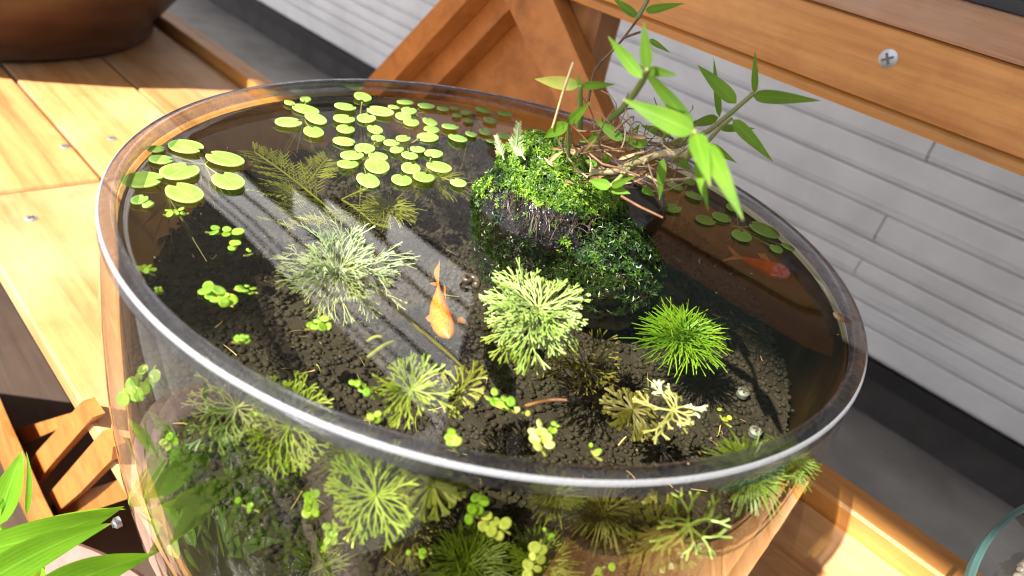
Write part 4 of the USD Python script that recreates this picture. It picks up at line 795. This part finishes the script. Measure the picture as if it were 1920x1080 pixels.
bam = thing("bamboo_plant", "dwarf bamboo with long green leaves growing from behind the mossy rock", "bamboo", loc=ony(1110, 320, 0.03))
def bleaf(b, t, hw, y, dy=0.0, mt=BAMB, bend=0.05, fold=0.22, twist=0.15, lb=None, side=0.0):
    B0, T0 = ony(*b, y), ony(*t, y + dy)
    return part(bam, "leaf", leaf(B0, T0, pxm(hw * .88, B0), bend, fold, 12, twist, side=side), mt, True, label=lb)
YL, YD = -0.052, 0.035     # sunlit leaves lean out, shaded ones stand back
BL = [((1303, 249), (1166, 185), 25, YL, 0.0, BAMB, -.05, .2, .1), ((1301, 240), (1198, 119), 15, YL + .02, .01, BAMB, .03, .3, .4), ((1304, 250), (1332, 350), 20, YL, -.01, BAMB, .06, .2, .1), ((1324, 268), (1394, 414), 19, YL, -.01, BAMB, .05, .25, .2),
      ((1306, 300), (1328, 396), 10, YL + .012, 0, BAMB, .04, .3, .5), ((1213, 130), (1207, 40), 13, -.05, 0, BAMB, .03, .25, .1), ((1204, 147), (1140, 68), 14, -.05, .005, BAMB, .03, .25, .2), ((1214, 131), (1273, 142), 10, -.04, 0, BAMB, .05, .25, .1),
      ((1217, 74), (1257, 99), 6, .03, 0, BAMB, .05, .3, 0), ((1196, 32), (1149, -4), 9, .035, 0, BAMB, .05, .3, 0), ((1210, 20), (1285, 6), 9, .03, 0, BAMB, .04, .3, 0), ((1381, 194), (1307, 121), 15, YD, 0, BAMB, .03, .25, .1),
      ((1349, 220), (1338, 107), 7, YD + .01, 0, BAMB, .08, .3, .3), ((1415, 175), (1416, 94), 7, YD, 0, BAMB, .10, .3, .3), ((1411, 179), (1540, 189), 14, YD, 0, BAMB, .05, .25, .1), ((1374, 224), (1450, 304), 13, YD - .015, 0, BAMB, .05, .25, .1),
      ((1347, 220), (1291, 236), 11, YD, 0, BAMB, .04, .25, 0), ((1350, 240), (1417, 241), 8, YD + .01, 0, BAMB, .04, .3, 0), ((1329, 271), (1382, 306), 9, YD, 0, BAMB, .04, .3, 0), ((1087, 161), (1002, 148), 14, -.012, 0, BAMBY, .06, .2, .2),
      ((1091, 161), (1155, 158), 9, -.012, 0, BAMB, .04, .25, .1), ((1087, 163), (1085, 138), 5, -.012, 0, BAMB, 0, .2, 0), ((1066, 231), (1107, 191), 11, -.012, 0, BAMB, .05, .22, .1), ((1065, 231), (1020, 258), 14, -.016, 0, BAMB, .06, .2, .1),
      ((1168, 263), (1115, 224), 12, -.006, 0, BAMB, .04, .25, .1), ((1215, 271), (1168, 259), 12, .0, 0, BAMB, .06, .22, .1), ((1098, 283), (1123, 245), 11, .0, 0, BAMB, .05, .25, .2), ((1243, 297), (1236, 376), 10, -.012, 0, BAMB, .05, .35, .4),
      ((1145, 350), (1104, 338), 12, -.012, 0, BAMB, .05, .2, .1), ((1146, 350), (1192, 330), 8, -.012, 0, BAMB, .05, .25, .1), ((1146, 351), (1182, 363), 11, -.010, 0, BAMB, .05, .22, .1), ((1208, 302), (1190, 285), 9, .01, 0, BAMB, .05, .22, .1),
      ((1259, 255), (1201, 235), 10, .035, 0, BAMB, .05, .22, .1), ((1247, 279), (1288, 255), 9, .03, 0, BAMB, .05, .22, .1), ((1265, 293), (1297, 318), 12, .035, 0, BAMB, .05, .22, .1), ((1280, 258), (1306, 224), 9, .035, 0, BAMB, .05, .22, .1),
      ((1180, 262), (1200, 232), 8, .03, 0, BAMB, .05, .22, .1), ((1205, 352), (1228, 368), 9, .02, 0, BAMB, .05, .22, .1), ((1130, 303), (1146, 292), 8, .01, 0, BAMB, .05, .22, .1), ((1100, 272), (1087, 262), 7, 0, 0, BAMB, .05, .2, 0),
      ((1240, 320), (1215, 345), 9, .03, 0, BAMB, .05, .22, .1), ((1200, 290), (1180, 312), 8, .02, 0, BAMB, .05, .22, .1), ((1120, 310), (1098, 300), 8, .0, 0, BAMB, .05, .22, .1)]
for b in BL: bleaf(*b)
def cane(pts, y, r, mt, r1=None, nm="stem"):
    P = [ony(a, b_, yy) for (a, b_), yy in zip(pts, np.linspace(y[0], y[1], len(pts)))]
    t = np.linspace(0, 1, len(P)); tt = np.linspace(0, 1, len(P) * 4); P = np.array(P)
    part(bam, nm, tube(np.stack([np.interp(tt, t, P[:, i]) for i in range(3)], 1), r, r1 or r * .7, 6), mt, True)
cane([(1103, 190), (1113, 135), (1128, 115), (1152, 92), (1169, 72), (1200, 30), (1222, -10)], (0.03, 0.035), 0.0006, STEMB)
cane([(1171, 70), (1200, 60)], (0.033, 0.03), 0.0006, STEMB)
cane([(1195, 35), (1219, -10)], (0.033, 0.035), 0.0010, STEMG)
cane([(1133, 235), (1165, 205), (1190, 175), (1207, 147), (1214, 130)], (0.01, -0.05), 0.0013, STEMG)
cane([(1110, 320), (1150, 322), (1187, 308), (1212, 297), (1243, 287), (1299, 290)], (0.005, -0.01), 0.0014, STEMT)
cane([(1290, 295), (1302, 262), (1303, 248)], (-0.02, -0.052), 0.0011, STEMG)
cane([(1250, 282), (1290, 265), (1330, 245), (1375, 208), (1413, 175)], (0.03, 0.035), 0.0013, STEMG)
cane([(1300, 285), (1330, 262), (1352, 238), (1372, 222)], (0.03, 0.03), 0.0009, STEMG)
cane([(1165, 368), (1200, 388), (1243, 408)], (-0.012, -0.016), 0.0005, STEMR)
cane([(1105, 288), (1130, 308), (1160, 315), (1200, 330)], (-0.01, -0.01), 0.0005, STEMR)
cane([(1086, 245), (1088, 215), (1088, 160)], (0.0, -0.012), 0.0014, STEMG)
cane([(1066, 300), (1066, 231)], (0.0, -0.012), 0.0009, STEMG)
cane([(1145, 350), (1165, 330), (1187, 308)], (-0.012, -0.004), 0.0009, STEMG)
cane([(1036, 240), (1055, 175), (1075, 117)], (-0.018, -0.02), 0.00045, STRAW, 0.0005, "dry_straw")
rg = R_(77); tw = [[], [], []]
for i in range(120):
    a = (rg.uniform(1075, 1270), rg.uniform(235, 350)); L_ = rg.uniform(30, 110); th = rg.normal(-0.6, .9)
    b = (a[0] + L_ * math.cos(th), a[1] + L_ * math.sin(th) * .8); y = rg.uniform(-.012, .04)
    if b[1] < 150 or b[0] > 1330: continue
    p, q = ony(*a, y), ony(*b, y + rg.normal(0, .01)); m = (p + q) / 2 + rg.normal(0, .004, 3)
    tw[rg.choice(3, p=[.55, .25, .2])].append(tube(bez(p, m, q, 5), rg.uniform(.0002, .00055), .00016, 4, False))
for t_, mt, nm in zip(tw, (STEMB, STEMR, STEMT), ("dry_twigs", "reddish_twigs", "tan_twigs")): part(bam, nm, cat(t_), mt, kind="stuff")
for i in range(26):   # dead blades at the foot
    a = (rg.uniform(1020, 1240), rg.uniform(250, 345)); th = rg.normal(-.5, 1.2); l = rg.uniform(20, 60); b = (a[0] + l * math.cos(th), a[1] + l * math.sin(th) * .7); y = rg.uniform(-.01, .03)
    part(bam, "dead_leaf", leaf(ony(*a, y), ony(*b, y), pxm(rg.uniform(2.5, 5), ony(*a, y)), .1, .4, 6, .6), [STEMR, STEMB, STRAW][i % 3], True)
mound = rockshape(np.array([0.000, 0.070, -0.010]), (0.036, 0.026, 0.018), 31, 3, .3)
part(bam, "root_mound", mound, ROCKM, True)

# ------------------------------------------------------------------ pots and things round the bowl
pc = (-0.925, 0.0)
pot = thing("brown_pot", "large dark brown pot standing on the deck at the upper left", "pot", loc=(pc[0], pc[1], Z2))
part(pot, "body", lathe([(0, Z2 + 0.001), (0.185, Z2 + 0.001), (0.195, Z2 + 0.006), (0.197, Z2 + 0.022), (0.205, Z2 + 0.03), (0.232, Z2 + 0.06), (0.256, Z2 + 0.10), (0.268, Z2 + 0.16), (0.268, Z2 + 0.20), (0.262, Z2 + 0.26), (0.25, Z2 + 0.262), (0.25, Z2 + 0.20), (0.0, Z2 + 0.19)], 96, *pc), POT, 40)
part(pot, "rim", lathe([(0.262, Z2 + 0.24), (0.275, Z2 + 0.245), (0.275, Z2 + 0.275), (0.248, Z2 + 0.275), (0.248, Z2 + 0.24)], 96, *pc), POT, 40)
tray = thing("green_planter", "dark green planter box on the upper tier at the top right corner", "planter", loc=(0.5, 0.36, Z3))
part(tray, "box", box(-0.215, 0.9, 0.292, 0.47, Z3 + 0.008, Z3 + 0.15, 0.006), TRAYM)
part(tray, "foot_strip", box(-0.21, 0.89, 0.296, 0.46, Z3 + 0.0005, Z3 + 0.0075), FLASH)  # near-black strip painted as the shadow gap under the box
rg = R_(200); sv_, sf_, n = [], [], 0
for i in range(5200):
    cx = rg.choice([-.11, .08, .3, .55]); p = np.array([cx, .385, Z3 + .36]) + rg.normal(0, 1, 3) * [.065, .05, .11]
    d = rg.normal(0, 1, 3); d /= np.linalg.norm(d); w = np.cross(d, rg.normal(0, 1, 3)); w /= np.linalg.norm(w); l = rg.uniform(.018, .035)
    sv_ += [p, p + d * l * .5 + w * l * .25, p + d * l, p + d * l * .5 - w * l * .25]; sf_ += [[n, n + 1, n + 2], [n, n + 2, n + 3]]; n += 4
sh = thing("shrub", "dark leafy shrubs growing in the green planter, only their dark reflection shows in the water", "shrub", loc=(0.2, .385, Z3 + .14))
part(sh, "crown", (np.array(sv_), np.array(sf_)), MOSS[2], kind="stuff")
for cx in (-.11, .08, .3, .55): part(sh, "stem", tube([(cx, .385, Z3 + .15), (cx + .01, .38, Z3 + .28), (cx, .39, Z3 + .42)], .008, .004, 7), STEMB, True)
bp = (0.41, -0.36); TB = 0.12  # added unseen planter that keeps sun off the deck right of the bowl
bk = thing("black_planter", "tall black planter of dark soil added unseen on the lower tier to shade the deck, mirrored darkly in the bowl", "planter", loc=(bp[0], bp[1], Z1))
part(bk, "body", lathe([(0, Z1 + .001), (.11, Z1 + .001), (.142, TB - .02), (.152, TB - .02), (.152, TB), (.138, TB), (.136, TB - .03), (0, TB - .03)], 64, *bp), FLASH, 40)
part(bk, "soil", lathe([(0, TB - .015), (.08, TB - .012), (.1365, TB - .024)], 64, *bp), SOIL, True, kind="stuff")
# planter with bamboo on the lower tier, near left
mc = (-0.03, -0.292); ZR = -0.25
mp = thing("mauve_pot", "round mauve-brown pot of mossy soil on the lower tier at the near left", "pot", loc=(mc[0], mc[1], Z1))
part(mp, "body", lathe([(0, Z1 + .001), (0.12, Z1 + .001), (0.135, Z1 + .02), (0.152, ZR - 0.03), (0.171, ZR - 0.012), (0.172, ZR - 0.003), (0.169, ZR), (0.140, ZR - 0.001), (0.134, ZR - 0.006), (0.132, ZR - 0.022), (0, ZR - 0.022)], 96, *mc), MAUVE, 40)
rg = R_(90)
hm = rockshape(np.array([mc[0], mc[1], ZR - 0.035]), (0.126, 0.126, 0.040), 44, 4, .25, 2.2)
part(mp, "wet_soil", hm, ROCKM, True)
Pq, Nq = near_surface(*hm, 5200, rg, lambda p, n: (n[:, 2] > .2) & (np.hypot(p[:, 0] - mc[0], p[:, 1] - mc[1]) < .128))
u = meshkit.noise(Pq * 45, 2)
part(mp, "moss", tufts(Pq[u > .56][:1700], Nq[u > .56][:1700], rg, .0035, 5), MOSS[1], kind="stuff")
nb = thing("bamboo_plant", "dwarf bamboo with broad bright leaves in the near left corner", "bamboo", loc=(mc[0], mc[1], ZR - .01))
def nleaf(b, t, hw, db, dt, **k):
    B0, T0 = atd(*b, db), atd(*t, dt); part(nb, "leaf", leaf(B0, T0, pxm(hw, (B0 + T0) / 2), k.get("bend", .08), k.get("fold", .18), 14, k.get("twist", .2), side=k.get("side", 0)), BAMBF, True)
nleaf((-45, 1035), (233, 949), 29, .31, .33, bend=.12, side=.03)
nleaf((-60, 1110), (210, 981), 31, .28, .30, bend=.05, side=-.04)
nleaf((40, 1130), (288, 1039), 32, .27, .30, bend=.05, side=-.02)
nleaf((-12, 990), (42, 846), 22, .31, .33, bend=.1)
nleaf((-10, 965), (48, 882), 5, .31, .33, bend=.1)
nleaf((-60, 1010), (62, 1030), 30, .33, .34, bend=.05)
rg = R_(91)
sun_lv = []
for i in range(22):      # rest of the plant, over its pot
    a = rg.uniform(0, 6.28); r = rg.uniform(.0, .09); st = np.array([mc[0] + r * math.cos(a), mc[1] + r * math.sin(a), ZR - .01]); hh = rg.uniform(.02, .085)
    top_ = st + [rg.normal(0, .02) - .01, rg.normal(0, .02) - .01, hh]
    if i % 2 == 0: part(nb, "stem", tube(bez(st, (st + top_) / 2 + [rg.normal(0, .006), 0, .01], top_, 6), .0011, .0008, 5), STEMG, True)
    for j in range(2):
        d = np.array([rg.normal(0, 1), rg.normal(0, 1), rg.uniform(-.4, .5)]); d /= np.linalg.norm(d); l = rg.uniform(.03, .065)
        tip = top_ + d * l
        if tip[1] > -.16 and tip[2] > -.2: continue
        part(nb, "leaf", leaf(top_, tip, l * rg.uniform(.1, .15), .12, .2, 8, .2, face=np.array([.2, -.5, 1]) + rg.normal(0, .3, 3)), BAMBF, True)
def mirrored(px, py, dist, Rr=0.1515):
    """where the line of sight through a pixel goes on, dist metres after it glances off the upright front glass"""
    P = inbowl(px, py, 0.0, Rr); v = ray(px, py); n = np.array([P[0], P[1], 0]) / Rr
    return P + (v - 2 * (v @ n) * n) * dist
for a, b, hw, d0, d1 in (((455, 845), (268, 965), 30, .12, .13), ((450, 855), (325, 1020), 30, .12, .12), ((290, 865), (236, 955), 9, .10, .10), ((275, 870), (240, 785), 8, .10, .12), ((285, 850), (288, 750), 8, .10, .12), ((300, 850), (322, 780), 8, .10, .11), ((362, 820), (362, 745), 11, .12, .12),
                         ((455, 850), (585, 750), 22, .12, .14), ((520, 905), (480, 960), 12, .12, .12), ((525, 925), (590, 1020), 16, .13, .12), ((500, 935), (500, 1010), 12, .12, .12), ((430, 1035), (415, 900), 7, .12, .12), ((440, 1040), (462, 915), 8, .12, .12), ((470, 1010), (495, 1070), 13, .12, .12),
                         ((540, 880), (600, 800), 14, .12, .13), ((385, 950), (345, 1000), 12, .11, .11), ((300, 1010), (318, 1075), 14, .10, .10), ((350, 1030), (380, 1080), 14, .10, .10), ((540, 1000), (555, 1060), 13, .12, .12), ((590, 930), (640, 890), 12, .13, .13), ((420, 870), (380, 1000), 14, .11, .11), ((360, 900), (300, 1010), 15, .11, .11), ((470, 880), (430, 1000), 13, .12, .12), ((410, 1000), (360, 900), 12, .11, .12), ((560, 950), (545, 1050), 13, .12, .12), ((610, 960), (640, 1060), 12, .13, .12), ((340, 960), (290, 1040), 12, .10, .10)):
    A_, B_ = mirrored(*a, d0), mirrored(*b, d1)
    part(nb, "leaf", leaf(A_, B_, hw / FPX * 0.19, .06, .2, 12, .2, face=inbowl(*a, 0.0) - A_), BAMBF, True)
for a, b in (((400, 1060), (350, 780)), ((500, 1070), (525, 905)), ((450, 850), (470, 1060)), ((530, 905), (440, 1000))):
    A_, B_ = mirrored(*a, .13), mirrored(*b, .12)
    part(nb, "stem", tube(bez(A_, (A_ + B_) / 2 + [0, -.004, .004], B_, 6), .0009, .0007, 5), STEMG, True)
# second bowl at the lower right
gc, gr, gzr = (0.4325, 0.095), 0.220, -0.08
gb = thing("small_glass_bowl", "teal-rimmed glass bowl of glittering water cut off at the lower right corner", "glass bowl", loc=(gc[0], gc[1], Z2))
part(gb, "wall", lathe([(0, Z2 + .001), (.080, Z2 + .001), (.095, Z2 + .014), (.150, Z2 + .058), (.195, Z2 + .088), (gr - .001, gzr - .006)], 96, *gc), GLASS, True)
part(gb, "rim", lathe([(gr - .002, gzr - .005), (gr - .0025, gzr - .001), (gr - .0015, gzr), (gr, gzr - .001), (gr + .0003, gzr - .005), (gr - .002, gzr - .005)], 96, *gc), TEALG, 40)
rg = R_(95); gg = []
for i in range(5200):
    r, a = (gr - .017) * math.sqrt(rg.uniform()), rg.uniform(1.9, 4.4); s = rg.uniform(.0018, .0038)
    gg.append((variants[i % 6] * s + [gc[0] + r * math.cos(a), gc[1] + r * math.sin(a), gzr - .015 + rg.uniform(-.003, .004)], gf0))
GRAV = mottled("wet_gravel", (0.14, 0.115, 0.09), (0.36, 0.32, 0.27), scale=220, rough=0.12, coat=1.0, spec=0.8)
part(gb, "gravel", cat(gg), GRAV, True, kind="stuff")
part(gb, "gravel_bed", lathe([(0.0, gzr - .018), (.197, gzr - .018), (.147, Z2 + .062), (.09, Z2 + .016), (0, Z2 + .012)], 64, *gc), SOIL, 40, kind="stuff")
